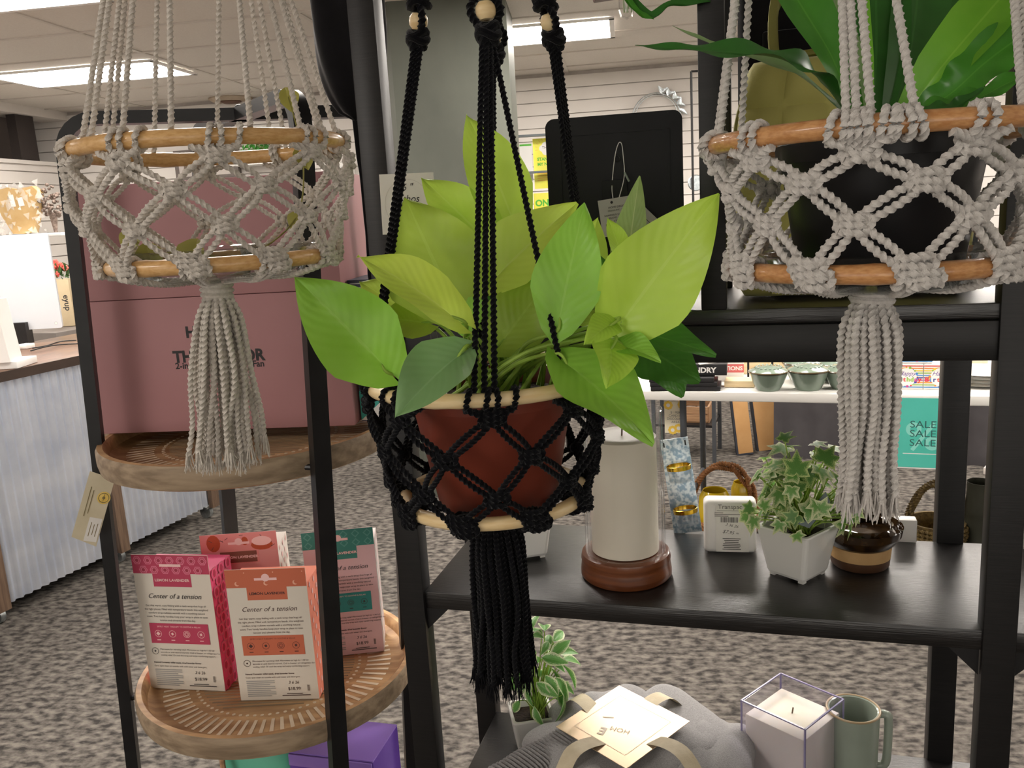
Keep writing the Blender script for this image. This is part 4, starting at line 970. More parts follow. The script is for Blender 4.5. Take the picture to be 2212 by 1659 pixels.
pillow(MB(), (.01, .005, .042), .31, .21, .05, A0 + .1, .008, 2).build('upper_fold', kn, t)
pillow(MB(), (-.02, .09, .036), .18, .09, .055, R(12), .008, 5).build('rolled_fold', kn, t)
pillow(MB(), (-.115, -.02, .028), .22, .075, .06, R(38), .003, 3, 5, 1).build('ribbed_band', knd, t)
pillow(MB(), (.13, -.03, .03), .13, .17, .055, R(-20), .008, 8).build('side_fold', kn, t)
cg = PZ(1345, 1577, z + .104); gx = (PZ(1497, 1588, z + .104) - PZ(1195, 1590, z + .104)); side_ = gx.length / sqrt(2) * .98
foil = mat('rose_gold_card', '#d9bfa0', .25, .55, c2='#dfc7a9', ns=6)
Fg = Matrix.Translation((0, 0, .1035)) @ Matrix.Rotation(math.atan2(gx.y, gx.x) - pi / 4, 4, 'Z') @ Matrix.Rotation(R(3), 4, 'X')
gc = thing('gift_card', 'square gold card with a printed letter, tied on the grey knit throw', 'card', (cK.x, cK.y, z))
MB().box((0, 0, 0), (side_, side_, .0012), M=Fg).build('card', foil, gc)
p = Face(Fg @ Matrix.Translation((0, 0, .0007))); k = side_ * .36
for q in range(4): p.rect(*((0, k), (0, -k), (k, 0), (-k, 0))[q], *((2 * k, .0007), (2 * k, .0007), (.0007, 2 * k), (.0007, 2 * k))[q], 0)
p.text('E', -.014, -.026, .024, 0, bold=.0006, rot=R(-160)).poly([(-.036, -.006), (-.022, .004), (-.020, .002), (-.034, -.008)], 0).text('HOM', .006, -.010, .014, 0, rot=R(-160))
p.b.build('printed_lettering', mat('card_print', '#f2e6d4', .3, c2='#eee0cc', ns=30), gc)
rib = mat('cream_ribbon', '#cbbd9f', .6, c2='#d6c9ad', ns=60, bump=.2, bs=300)
for q, (ang, L_) in enumerate(((0, .19), (90, .16), (180, .16), (270, .17))):
    M_ = Matrix.Rotation(math.atan2(gx.y, gx.x) - pi / 4 + R(ang), 4, 'Z'); w0 = .014
    m = MB(); m.grid(14, 3, lambda u, v: V((side_ * .36 + u * (L_ - side_ * .36) , (v - .5) * 2 * w0 + .004 * sin(u * 5 + q), .1015 + .009 * sin(min(1, u * 1.5) * pi) * (1 if q < 2 else .6) - .085 * max(0, u - .45) ** 1.5 * 1.6)), 0, True, M_); m.build('ribbon', rib, t)

# ------------------------------------------------------------------ upper shelf
# quilted olive bag
bx0 = XI + .02; bx1 = .718
ol = mat('olive_quilt', '#a59f58', .7, c2='#aea862', ns=9, bump=.2, bs=200, sheen=.2, spec=.25); old_ = mat('olive_trim', '#76722f', .6, c2='#7d7936', ns=30)
t = thing('quilted_bag', 'olive green quilted bag standing on the top shelf behind the fern', 'bag', EL((bx0 + bx1) / 2, .15, ZU + .0008), EA)
W, H, Dp = bx1 - bx0, .30, .13
def se(x, y, e=5): return max(0, 1 - abs(x) ** e) ** (1 / e)
def bagside(s):
    def f(u, v):
        x = u * 2 - 1; y = v * 2 - 1; q = min(1, (se(x, y, 6) * se(y, x, 6)))
        pf = (abs(sin(pi * u * 5.0)) * abs(sin(pi * v * 5.0))) ** .4
        k = 1 - .10 * (max(0, y) ** 2)
        r_ = .82 + .18 * se(y, 0, 4)
        return V((x * W / 2 * k * r_, s * (Dp / 2) * (q ** .45) * (1 - .35 * v) + s * pf * .015 * q, H * v))
    return f
m = MB()
m.grid(64, 64, lambda u, v: bagside(-1)(u, v), 0, True); m.grid(64, 64, lambda u, v: bagside(1)(1 - u, v), 0, True); m.build('bag_body', ol, t)
m = MB(); P = []
for i in range(64):
    a = 2 * pi * i / 64; x = (abs(cos(a)) ** .5) * (1 if cos(a) > 0 else -1); y = (abs(sin(a)) ** .5) * (1 if sin(a) > 0 else -1)
    P.append(V((x * W / 2 * .985 * (1 - .10 * max(0, y) ** 2), -.035 + .012 * y, H / 2 + .006 + y * H / 2 * .985)))
m.tube(P, .0045, 8, True); m.build('piping', old_, t)
m = MB(); m.grid(20, 20, lambda u, v: V(((u - .5) * W * .66, -Dp / 2 * (1 - .25 * v) - .008 - .012 * (sin(pi * u) * sin(pi * v)) ** .35, .008 + .15 * v)), 0, True); m.build('front_pocket', ol, t)
for s in (-1, 1): MB().tube(spline([(-.09, s * .02, H - .01), (-.085, s * .025, H + .08), (0, s * .025, H + .12), (.085, s * .025, H + .08), (.09, s * .02, H - .01)], 6), .008, 8, flat=.5).build('handle', old_, t)
# black photo frame (seen from the back) with tags
def PE(px, py, ly):
    n_ = V((-sin(EA), cos(EA), 0)); o = EL(0, ly, 0); d = ray(px, py); return CAM + d * ((o - CAM).dot(n_) / d.dot(n_))
fa = PE(1192, 520, .11); fb = PE(1478, 520, .11); w = (fb - fa).length; c = (fa + fb) / 2; hF = PE(1330, 248, .11).z - ZU
fx = (fb - fa).normalized(); fx = (fx + V((0, .10, 0))).normalized(); fx.z = 0; fx.normalize(); fn = fx.cross(V((0, 0, 1)))
t = thing('photo_frame', 'black photo frame turned to show its back on the upper shelf', 'photo frame', (c.x, c.y, ZU + .0008))
F = basis((0, 0, hF / 2), fx, V((0, 0, 1)), fn); fbk = mat('frame_black', '#0b0b0e', .5, c2='#101014', ns=20, spec=.35); fed = mat('frame_edge', '#3a302c', .5, c2='#433833', ns=20)
def rrect(w, h, r, n=6): return [(sx * (w / 2 - r) + r * cos(a0 + pi / 2 * i / n), sy * (h / 2 - r) + r * sin(a0 + pi / 2 * i / n)) for sx, sy, a0 in ((1, 1, 0), (-1, 1, pi / 2), (-1, -1, pi), (1, -1, 3 * pi / 2)) for i in range(n + 1)]
MB().prism(rrect(w, hF, .012), .022, 0, F, -.022).build('frame_body', fbk, t)
m = MB(); iw, ih = w * .80, hF * .82
for q in range(4): m.box(*((((0, ih / 2 - .0, .0008)), (iw, .003, .0016)), ((0, -ih / 2, .0008), (iw, .003, .0016)), ((iw / 2, 0, .0008), (.003, ih, .0016)), ((-iw / 2, 0, .0008), (.003, ih, .0016)))[q], M=F)
m.build('back_lip', fbk, t)
m = MB(); m.prism([(-.022, -.10), (.022, -.10), (.016, .06), (-.016, .06)], .004, 0, F @ Matrix.Translation((0, -.02, .001)) @ Matrix.Rotation(R(6), 4, 'X')); m.build('easel_leg', fbk, t)
MB().tube([F @ V((.004 + .004 * cos(a), hF * .27 + .004 * sin(a), .004)) for a in [2 * pi * i / 14 for i in range(14)]], .0008, 6, True).build('hanging_ring', K['bmetal'], t)
wt = mat('tag_grey_white', '#c2c0b9', .65, c2='#c8c6bf', ns=30)
def tagcard(label, tl, tr, bl, off, lines, lab=True):
    o = c + fn * off; o.z = 0
    def Q(p): d = ray(*p); return CAM + d * ((o - CAM).dot(fn) / d.dot(fn))
    a, b, d_ = Q(tl), Q(tr), Q(bl); x = (b - a).normalized(); y = (a - d_); hh = y.length; y = (y - x * x.dot(y)).normalized(); n_ = x.cross(y); ww = (b - a).length; cc = (a + b) / 2 - y * hh / 2
    g = thing('price_tag', label, 'tag', cc); Mx = basis((0, 0, 0), x, y, n_)
    MB().box((0, 0, 0), (ww, hh, .0006), M=Mx).build('card', wt, g); p = Face(Mx @ Matrix.Translation((0, 0, .0003)))
    lines(p, ww, hh); p.b.build('printed_lettering', K['ink'], g); return g, cc, Mx, ww, hh
def l1(p, w, h):
    p.disc(-w * .12, h * .4, w * .038, 0)
    p.text('HOME DESIGN', w * .02, h * .24, h * .075, 0).text('DESIGN INC.  NYC', 0, h * .16, h * .06, 0).text('NORDHUS 5x7 PHOTO', .0, h * .04, h * .07, 0).text('FRAME - BLACK', 0, -h * .04, h * .07, 0).text('# DN4501', 0, -h * .12, h * .06, 0)
    p.bars(0, -h * .24, w * .72, h * .16, 0, 5); p.text('MADE IN CHINA', 0, -h * .42, h * .055, 0)
g, cc, Mx, ww, hh = tagcard('white price tag with a barcode hanging from the black photo frame', (1291, 434), (1368, 421), (1308, 512), .014, l1)
tw0 = c + V((0, 0, 0)); st0 = F @ V((.004, hF * .27, .003)) + V((c.x, c.y, ZU)) - cc
hole = Mx @ V((-ww * .12, hh * .4, .001))
def Qp(px, py, off): o = c + fn * off; d = ray(px, py); return CAM + d * ((o - CAM).dot(fn) / d.dot(fn)) - cc
MB().tube(spline([Qp(1324, 428, .014), Qp(1322, 400, .01), Qp(1328, 340, .008), Qp(1336, 310, .006), Qp(1343, 312, .006), Qp(1347, 345, .008), Qp(1349, 372, .01), Qp(1346, 395, .012), Qp(1337, 428, .014)], 6), .0006, 6).build('string', K['white'], g)
MB().tube([Qp(1349, 372, .012), Qp(1359, 392, .012)], .0014, 8).build('toggle', mat('toggle_grey', '#8f9a92', .4, c2='#97a29a', ns=20), g)
def l2(p, w, h):
    for i in range(3): p.rect(-w * .1 + w * .06 * i, h * .2 - h * .22 * i, w * .5, h * .02, 0)
tagcard('plain white tag slanting behind the barcode tag on the black frame', (1392, 446), (1446, 498), (1352, 486), .006, l2)

# handwritten plant card taped to the left front post
o0 = EL(0, -.0075, 0); nE = V((sin(EA), -cos(EA), 0))
def QE(px, py): d = ray(px, py); return CAM + d * ((o0 - CAM).dot(nE) / d.dot(nE))
a, b, d_ = QE(819, 377), QE(936, 372), QE(826, 507); x = (b - a).normalized(); y = (a - d_); hh = y.length; y = (y - x * x.dot(y)).normalized(); ww = (b - a).length; cc = (a + b) / 2 - y * hh / 2
t = thing('plant_card', 'white handwritten plant card taped to the black post', 'card', cc); Mx = basis((0, 0, 0), x, y, x.cross(y))
MB().box((0, 0, 0), (ww, hh, .0006), M=Mx).build('card', K['paper'], t)
p = Face(Mx @ Matrix.Translation((0, 0, .0003))); p.ring(0, 0, ww * .42, .0004, 2, 40)
p.text('6 "', 0, hh * .22, hh * .17, 0, shear=.3).text('Pothos', -.002, hh * .03, hh * .17, 0, shear=.25).text('Neon', .006, -hh * .15, hh * .16, 0, shear=.3).text('$', -ww * .08, -hh * .34, hh * .14, 0, bold=.0006)
for q, (u, v, r_, mi) in enumerate(((-.18, -.36, .07, 1), (-.06, -.42, .09, 3), (-.25, -.44, .06, 3), (.06, -.38, .05, 1), (-.12, -.30, .05, 3))): p.disc(ww * u, hh * v, ww * r_, mi, 12)
p.b.build('printed_lettering', [K['ink'], mat('flower_red', '#a8405a', .6, c2='#b04a62', ns=20), mat('card_line', '#cfcac2', .7, c2='#c9c4bc', ns=20), mat('flower_peach', '#e2a58f', .6, c2='#dd9c86', ns=20)], t)

# black fabric bag hanging by the left post
cl = mat('black_fabric', '#09080b', .85, c2='#110f13', ns=30, bump=.35, bs=60, sheen=.25, spec=.15)
hc = PD(742, -60, 1.24)
t = thing('hanging_bag', 'black soft fabric bag hanging beside the shelving post', 'bag', hc)
hcs = PD(752, 262, 1.24) - hc
def hb(u, v):
    a = u * 2 * pi; k = v
    wdt = .052 * (sin(pi * min(1, .5 + .0 * k)) if k < .62 else max(0, 1 - ((k - .62) / .38) ** 2.2) ** .5); wdt = max(wdt, .0005)
    q = hcs * k * 1.0; q = V((q.x + .012 * k, q.y, q.z))
    fr = .0045 * sin(a * 5 + 1.5 * sin(k * 4)) * (1 - k * .4)
    return V((0, 0, .14)) * (1 - k) + q + V(((wdt + fr) * cos(a), (.035 * wdt / .052 + fr) * sin(a), 0))
MB().grid(60, 30, hb, 0, True).build('bag_body', cl, t)
m = MB(); s0 = PD(776, 240, 1.25) - hc; s1 = PD(800, 470, 1.26) - hc; s2 = PD(812, 690, 1.27) - hc
m.tube(spline([s0, s1, s2], 8), [.014, .012, .011, .008], 10, flat=.5); m.build('strap', cl, t)
MB().tube([V((0, 0, .12)), V((0, 0, CEIL - hc.z))], .004, 6).build('cord', K['bmetal'], t)
# wooden bar with a glass propagation tube at the top edge
hp = PD(1385, -28, 1.02)
t = thing('propagation_hanger', 'brown wooden bar with a glass tube of cuttings at the top edge', 'wall planter', hp)
wx = (PD(1470, -40, 1.02) - PD(1300, -14, 1.02)).normalized(); Mx = basis((0, 0, 0), wx, (V((0, 0, 1)) - wx * wx.z).normalized(), wx.cross((V((0, 0, 1)) - wx * wx.z).normalized()))
MB().box((0, .014, -.02), (.105, .03, .05), bev=.002, M=Mx).build('wooden_bar', mat('rosewood', '#5a3626', .5, c2='#6d4533', ns=5, st=(3, 30, 30)), t)
g0 = PD(1352, -40, 1.0) - hp; g1_ = PD(1350, 32, 1.0) - hp
MB().lathe([(.0, -.042), (.007, -.039), (.0095, -.03), (.0095, .0), (.012, .004), (.011, .004), (.0085, 0), (.0085, -.03), (.006, -.038), (0, -.0405)], 24, M=Matrix.Translation(g0 + V((0, 0, 0)))).build('glass_tube', K['glass'], t)
m = MB()
for i in range(6): m.tube(spline([g0 + V((random.uniform(-.005, .005), 0, .01)), g0 + V((random.uniform(-.006, .006), .002, -.018)), g0 + V((random.uniform(-.006, .006), 0, -.034))], 4), .0009, 5)
m.build('roots', mat('pale_root', '#b8c49a', .5, c2='#c6d0aa', ns=30), t)
def hleaf(pts, w, mi):
    P = spline([PD(*q) - hp for q in pts], 6); n = len(P); N0 = pn(.1, .7); mb = MB()
    def f(u, tt_):
        i = min(n - 1, int(round(tt_ * (n - 1)))); tg = (P[min(n - 1, i + 1)] - P[max(0, i - 1)]).normalized(); nn = (N0 - tg * N0.dot(tg)).normalized(); sd = tg.cross(nn); x = u * 2 - 1
        W = w * sin(pi * (.06 + .92 * tt_)) ** .7; return P[i] + sd * x * W + nn * (.4 * abs(x) * W + .2 * W * sin(tt_ * 14 + x))
    mb.grid(6, n - 1, f, 0, True, None, lambda u, q: (u * 2 - 1, q, 1)); mb.build('leaf', fm[mi], t)
hleaf(((1362, -10, 1.0), (1400, 36, .99), (1445, 15, .98), (1490, 8, .97), (1535, 4, .97)), .008, 1)
hleaf(((1340, -20, 1.0), (1380, 30, .98), (1412, 42, .97)), .005, 0)
# dark padded bag standing behind the olive one
t = thing('padded_bag', 'black padded bag standing behind the olive quilted bag', 'bag', EL((bx0 + bx1) / 2 + .005, .245, ZU + .0008), EA)
m = MB(); m.box((0, 0, .055 + .19), (bx1 - bx0 + .0, .04, .38), bev=.016, seg=4); m.build('bag_body', cl, t); MB().box((0, 0, .03), (.2, .035, .06), bev=.008).build('bag_base', cl, t)
MB().box((0, -.021, .25), (.22, .006, .2), bev=.003).build('front_panel', cl, t)
# ------------------------------------------------------------------ corrugated counter on the other side of the aisle
Ca, Cb = V((-2.153, 3.314, 0)), V((-1.678, 4.494, 0)); cx_ = (Cb - Ca).normalized(); cn = cx_.cross(V((0, 0, 1)))   # cn points to the aisle
crz = math.atan2(cx_.y, cx_.x); CM = Matrix.Translation(Ca) @ Matrix.Rotation(crz, 4, 'Z')   # local: x along, -y aisle side
ct = thing('sales_counter', 'rolling sales counter clad in corrugated metal with a wooden top', 'counter', Ca, crz)
corr = mat('corrugated_metal', '#cdd5e4', .38, .8, c2='#e6ebf4', ns=5, nd=8, bump=.15, bs=30)
cw = mat('counter_wood', '#5d4334', .4, c2='#7c5a44', ns=4, st=(2, 20, 20), coat=.2); ce = mat('counter_edge', '#33261f', .5, c2='#3c2d25', ns=9)
Lc = (Cb - Ca).length
for x0, x1 in ((-1.3, -.02), (.0, .62), (.64, Lc)):
    nx = int((x1 - x0) / .042 * 8); m = MB()
    m.grid(nx, 1, lambda u, v: V((x0 + u * (x1 - x0), .010 - .0075 * sin(2 * pi * u * (x1 - x0) / .042), .07 + .915 * v)), 0, True); m.build('corrugated_panel', corr, ct)
MB().box(((Lc - 1.3) / 2, .36, 1.01), (Lc + 1.3 + .06, .76, .036), bev=.003).build('countertop', cw, ct)
MB().box(((Lc - 1.3) / 2, -.018, 1.008), (Lc + 1.3 + .06, .008, .04)).build('edge_strip', ce, ct)
MB().box(((Lc - 1.3) / 2, .4, .53), (Lc + 1.26, .64, .9)).build('carcass', ce, ct)
for x in (-.01, .63, Lc): MB().box((x, -.012, .525), (.055, .03, .93), bev=.002).build('post', mat('post_wood', '#5f4c3f', .5, c2='#75604f', ns=4, st=(30, 30, 2), bump=.15), ct)
for x in (-.01, .63, Lc - .02):
    m = MB(); T = Matrix.Translation((x, .03, 0))
    m.tube([T @ V((-.012, 0, .035)), T @ V((.012, 0, .035))], .035, 24); w_ = m.build('caster_wheel', K['steel'], ct)
    MB().box((x, .03, .062), (.05, .05, .012)).build('caster_plate', K['steel'], w_)
ZC = 1.0285
mw = mat('white_aluminium', '#d5dbe2', .35, .2, c2='#dbe0e6', ns=4)
c = PZ(50, 742, ZC); D = (c - CAM).dot(cf)
t = thing('computer_monitor', 'white monitor seen from behind on the sales counter', 'monitor', c)
xv = (PD(132, 640, D) - PD(0, 648, D)); xv.z = 0; xv.normalize(); nv = xv.cross(V((0, 0, 1)))
zt_, zb_ = PD(120, 502, D).z - c.z, PD(120, 708, D).z - c.z; wM = (zt_ - zb_) * 1.55; xr = (PD(132, 600, D) - c).dot(xv)
F = basis(xv * (xr - wM / 2) + V((0, 0, (zt_ + zb_) / 2)), xv, V((0, 0, 1)), nv)
MB().prism(rrect(wM, zt_ - zb_, .012), .012, 0, F, -.012).build('monitor_shell', mw, t)
p = Face(F); p.disc(wM / 2 - .03, -(zt_ - zb_) / 2 + .025, .007, 0).ring(wM / 2 - .03, -(zt_ - zb_) / 2 + .025, .008, .0012, 1); p.b.build('button', [K['white'], mat('button_grey', '#9aa0a6', .4, c2='#a2a8ae', ns=20)], t)
MB().box((0, 0, zb_ / 2 + .02), (.085, .06, zb_ + .04)).build('stand', K['bmetal'], t)
c = PZ(14, 792, ZC); D = (c - CAM).dot(cf); hh = hfit(c, 660)
t = thing('card_terminal_stand', 'white tapered terminal stand on the counter in front of the monitor', 'terminal stand', c)
m = MB(); w0 = 72 * D / FPX; m.prism([(-w0 * .7, 0), (w0 * .52, 0), (w0 * .36, hh), (-w0 * .5, hh)], .09, 0, basis((0, 0, .03), xv, V((0, 0, 1)), nv)); m.build('stand_body', K['white'], t)
MB().box((0, .0, .015), (w0 * 1.3, .16, .03), bev=.004, rot=Matrix.Rotation(math.atan2(xv.y, xv.x), 3, 'Z')).build('stand_base', K['white'], t)
c = PZ(58, 752, ZC); t = thing('charger_block', 'small white charger block lying on the counter by the monitor', 'charger', c, crz); MB().box((0, 0, .011), (.05, .06, .022), bev=.004).build('block', K['white'], t)
pts = [PZ(70, 752, ZC + .004), PZ(100, 747, ZC + .004), PZ(130, 738, ZC + .004), PZ(165, 735, ZC + .004)]
t = thing('cable', 'thin black cables lying across the counter top', 'cable', pts[0]); MB().tube(spline([p_ - pts[0] for p_ in pts], 6), .003, 6).build('wire', K['bmetal'], t)
pts2 = [PZ(66, 758, ZC + .004), PZ(95, 750, ZC + .010), PZ(125, 745, ZC + .004), PZ(170, 742, ZC + .004)]
MB().tube(spline([p_ - pts[0] for p_ in pts2], 6), .003, 6).build('wire', K['bmetal'], t)
# planter with red flowers at the end of the counter
c = PZ(143, 705, ZC); D = (c - CAM).dot(cf); hh = hfit(c, 604)
bc = thing('back_counter', 'grey back counter behind the sales counter carrying the beige planter', 'counter', (c.x, c.y, 0)); MB().box((0, .0, c.z / 2 - .001), (.5, .4, c.z - .002), bev=.004, rot=Matrix.Rotation(crz, 3, 'Z')).build('cabinet', mat('back_grey', '#6f6660', .6, c2='#77706a', ns=6), bc)
t = thing('flower_planter', 'tall beige planter with dark lettering and red flowers on the counter', 'planter', c)
bei = mat('beige_canvas', '#cbb999', .8, c2='#c2af8e', ns=12); F = basis((0, 0, 0), xv, V((0, 0, 1)), nv)
MB().box((0, hh / 2, -.05), (.11, hh, .1), bev=.004, M=F).build('planter_body', bei, t)
p = Face(F); p.text('eyup', .012, hh * .5, .05, 0, bold=.001, rot=-pi / 2); p.b.build('lettering', K['ink'], t)
gl_ = mat('flower_leaf', '#3d5a30', .6, c2='#4d6c3c', ns=40); rd = mat('red_petal', '#d8574c', .6, c2='#e0756a', ns=40)
r_ = random.Random(3)
for i in range(9):
    m = MB(); q = F @ V((r_.uniform(-.05, .05), hh + r_.uniform(.03, .10), r_.uniform(-.07, -.02)))
    for k in range(6): a = 2 * pi * k / 6; m.ball(q + xv * .011 * cos(a) + V((0, 0, .011 * sin(a))), .009, seg=8)
    m.ball(q, .007, seg=8); m.build('flower', rd, t)
m = MB()
for i in range(26): b_ = F @ V((r_.uniform(-.05, .05), hh + r_.uniform(0, .06), r_.uniform(-.08, -.01))); heart(m, b_, b_ + V((r_.uniform(-.04, .04), r_.uniform(-.04, 0), r_.uniform(.0, .05))), .022, (r_.uniform(-1, 1), -1, r_.uniform(0, 1)), nl=5, nw=4)
m.build('foliage', gl_, t)['kind'] = 'stuff'
# wall shelf with wrapped gifts
D = 6.2; c = PD(60, 506, D)
t = thing('wall_shelf', 'white wall shelf behind the monitor carrying wrapped gifts', 'shelf', c, RY); MB().box((0, .1, -.012), (.62, .34, .024), bev=.002).build('shelf_board', K['white'], t)
for s in (-.22, .22): MB().box((s, .24, -.09), (.02, .03, .14)).build('bracket', K['white'], t)
t = thing('wrapped_gift', 'golden heart-shaped gift wrapped in crinkled cellophane on the wall shelf', 'gift', c + V((-.03, .04, 0)))
m = MB(); r_ = random.Random(8)
m.prism([(.0, .005), (.08, .01), (.15, .20), (.165, .29), (.12, .335), (.05, .325), (0, .32), (-.06, .335), (-.13, .32), (-.16, .26), (-.13, .14), (-.07, .01)], .07, 0, basis((0, .02, 0), (1, 0, 0), (0, 0, 1), (0, -1, 0))); m.build('golden_heart', mat('honey_gold', '#bd9c68', .45, c2='#c8aa7a', ns=12), t)
m = MB()
for i in range(60):
    o = V((r_.uniform(-.17, .18), -.055, r_.uniform(.0, .36))); s_ = r_.uniform(.012, .03); a = r_.uniform(0, 6)
    m.add([o + V((s_ * cos(a + k * 2.1), r_.uniform(-.012, .0), s_ * sin(a + k * 2.1) * 1.2)) for k in range(3)], [(0, 1, 2)])
m.build('cellophane', mat('cellophane', '#f4efe6', .08, spec=1, alpha=.35, c2='#ffffff', ns=5), t)
p = Face(basis((-.005, -.0515, .24), (1, 0, 0), (0, 0, 1), (0, -1, 0))); p.k = 30; p.rect(-.03, .0, .035, .085, 0, .1).rect(.03, -.01, .04, .06, 0, .15); p.b.build('stickers', K['white'], t)
t = thing('dried_bouquet', 'dark brown dried bouquet beside the golden wrapped heart', 'bouquet', c + V((.19, .03, 0)))
m = MB(); mt_ = mat('dried_flower', '#4f4038', .8, c2='#8a7a70', ns=60)
for i in range(70): a = r_.uniform(0, 6.28); q = sqrt(r_.random()) * .085; m.ball((q * cos(a), r_.uniform(-.05, .05), .22 + q * sin(a) * 1.5), r_.uniform(.008, .015), seg=6)
m.build('flower_heads', mt_, t); MB().tube([(0, 0, 0), (0, 0, .14)], [.012, .03], 8).build('stems', MATS['dried_flower'], t)

# ------------------------------------------------------------------ far back wall details
def wallpt(px, py, off=.0):
    n_ = RM.to_3x3() @ V((0, 1, 0)); o = RM @ V((0, BACK - off, 0)); d = ray(px, py); return CAM + d * ((o - CAM).dot(n_) / d.dot(n_))
def wpanel(name, label, cat, x0, y0, x1, y1, m, th=.03, child=None):
    a, b = wallpt(x0, (y0 + y1) / 2), wallpt(x1, (y0 + y1) / 2); zt1 = wallpt((x0 + x1) / 2, y0).z; zb1 = wallpt((x0 + x1) / 2, y1).z; c = (a + b) / 2; c.z = zb1
    t = thing(name, label, cat, c, RY); w = (b - a).length; h = zt1 - zb1
    return t, w, h
t, w, h = wpanel('air_unit', 'small white box unit with a vent on the back wall', 'wall unit', 702, 352, 768, 394, K['white'])
MB().box((0, -.055, h / 2), (w, .11, h), bev=.01).build('housing', K['white'], t); MB().box((0, -.1115, h * .25), (w * .8, .003, h * .12)).build('vent_slot', K['ink'], t)
p = Face(basis((0, -.1105, h * .62), (1, 0, 0), (0, 0, 1), (0, -1, 0))); p.text('NB', .05, -.02, .06, 0, bold=.001).rect(-.02, 0, .03, .004, 0); p.b.build('printed_lettering', mat('grey_print', '#8a8886', .6, c2='#92908e', ns=20), t)
pts = [wallpt(700, 300, .06), wallpt(730, 292, .06), wallpt(755, 330, .06), wallpt(758, 370, .13), wallpt(735, 404, .13)]
t = thing('power_cable', 'white cord looping from the wall beside the white box unit', 'cable', pts[0]); MB().tube(spline([q - pts[0] for q in pts], 8), .006, 6).build('wire', K['white'], t)
t, w, h = wpanel('wall_trim', 'white vertical trim post on the back wall', 'trim', 738, 430, 752, 660, K['white']); MB().box((0, -.03, h / 2), (w, .06, h)).build('post', K['white'], t)
t, w, h = wpanel('wall_outlet', 'cream double outlet on the back wall', 'outlet', 773, 562, 787, 589, K['white'])
MB().box((0, -.006, h / 2), (w, .012, h), bev=.002).build('plate', mat('outlet_cream', '#d8c795', .5, c2='#d2c08c', ns=20), t)
for q in (.3, .7): MB().box((0, -.013, h * q), (w * .5, .004, h * .2)).build('socket', K['bead'], t)
for i, (x0, y0, x1, y1, lab) in enumerate(((781, 484, 799, 528, 'clear packet hanging on the back wall, upper of two'), (782, 536, 800, 572, 'clear packet hanging on the back wall, lower of two'))):
    t, w, h = wpanel('hanging_packet', lab, 'packet', x0, y0, x1, y1, K['white']); MB().box((0, -.03, h / 2), (w, .02, h), bev=.004).build('packet', K['paper'], t)
    MB().box((0, -.0415, h * .4), (w * .6, .002, h * .5)).build('picture', mat('packet_pic%d' % i, ('#8fb8bf', '#c9a58f')[i], .5, c2=('#a5c4c8', '#d2b4a0')[i], ns=20), t); MB().tube([(0, 0, h), (0, -.05, h)], .003, 6).build('peg', K['steel'], t)
t, w, h = wpanel('grey_board', 'grey framed board on the back wall behind the empty hanger', 'board', 384, 322, 520, 386, K['white'])
MB().box((0, -.03, h / 2), (w, .06, h), bev=.004).build('frame', mat('board_grey', '#6a625e', .6, c2='#736b66', ns=9), t); MB().box((0, -.0615, h / 2), (w * .86, .003, h * .8)).build('panel', mat('board_pale', '#b5ada7', .6, c2='#bcb4ae', ns=9), t)
c = wallpt(556, 350, .12); t = thing('potted_plant', 'small bright green bushy plant on the far wall shelf', 'potted plant', c)
MB().lathe([(0, 0), (.06, 0), (.085, .09), (.08, .09), (0, .08)], 20).build('pot', K['white'], t)
ms = []
for s in range(3):
    mb = MB(); heart(mb, (0, 0, 0), (0, 1, 0), .6, (0, 0, 1), .2, .3, nl=5, nw=4); o = mb.build('leaf', leafmat('bush_green', '#3f8f35', '#63ad52', tl=.2, veins=0)); ms.append(o.data); bpy.data.objects.remove(o)
meshpot = .09; foliage(t, ms, 60, (0, 0, .11), (.12, .09, .08), .05, 21, .2)
t2 = thing('wall_shelf', 'narrow white wall shelf under the small bush behind the empty hanger', 'shelf', c + V((0, .0, -.0005)), RY); MB().box((0, 0, -.012), (.4, .22, .024)).build('shelf_board', K['white'], t2)
# wire wreath
c = wallpt(1418, 255, .03); t = thing('wire_wreath', 'round silver wire wreath with metal leaves on the back wall', 'wreath', c, RY)
m = MB(); m.tube([V((.19 * cos(a), -.008, .19 * sin(a))) for a in [2 * pi * i / 60 for i in range(60)]], .006, 8, True); m.tube([V((.17 * cos(a), -.012, .175 * sin(a))) for a in [2 * pi * i / 60 for i in range(60)]], .003, 6, True); m.build('ring', K['steel'], t)
for i in range(9):
    a = R(80) - i * .14; b_ = V((.19 * cos(a), -.01, .19 * sin(a))); e = V((cos(a + (.9 if i % 2 else -.9)), -.12, sin(a + (.9 if i % 2 else -.9)))) * .075
    m = MB(); heart(m, b_, b_ + e, .036, (0, -1, .1), .1, .2, nl=6, nw=4); m.build('metal_leaf', K['steel'], t)
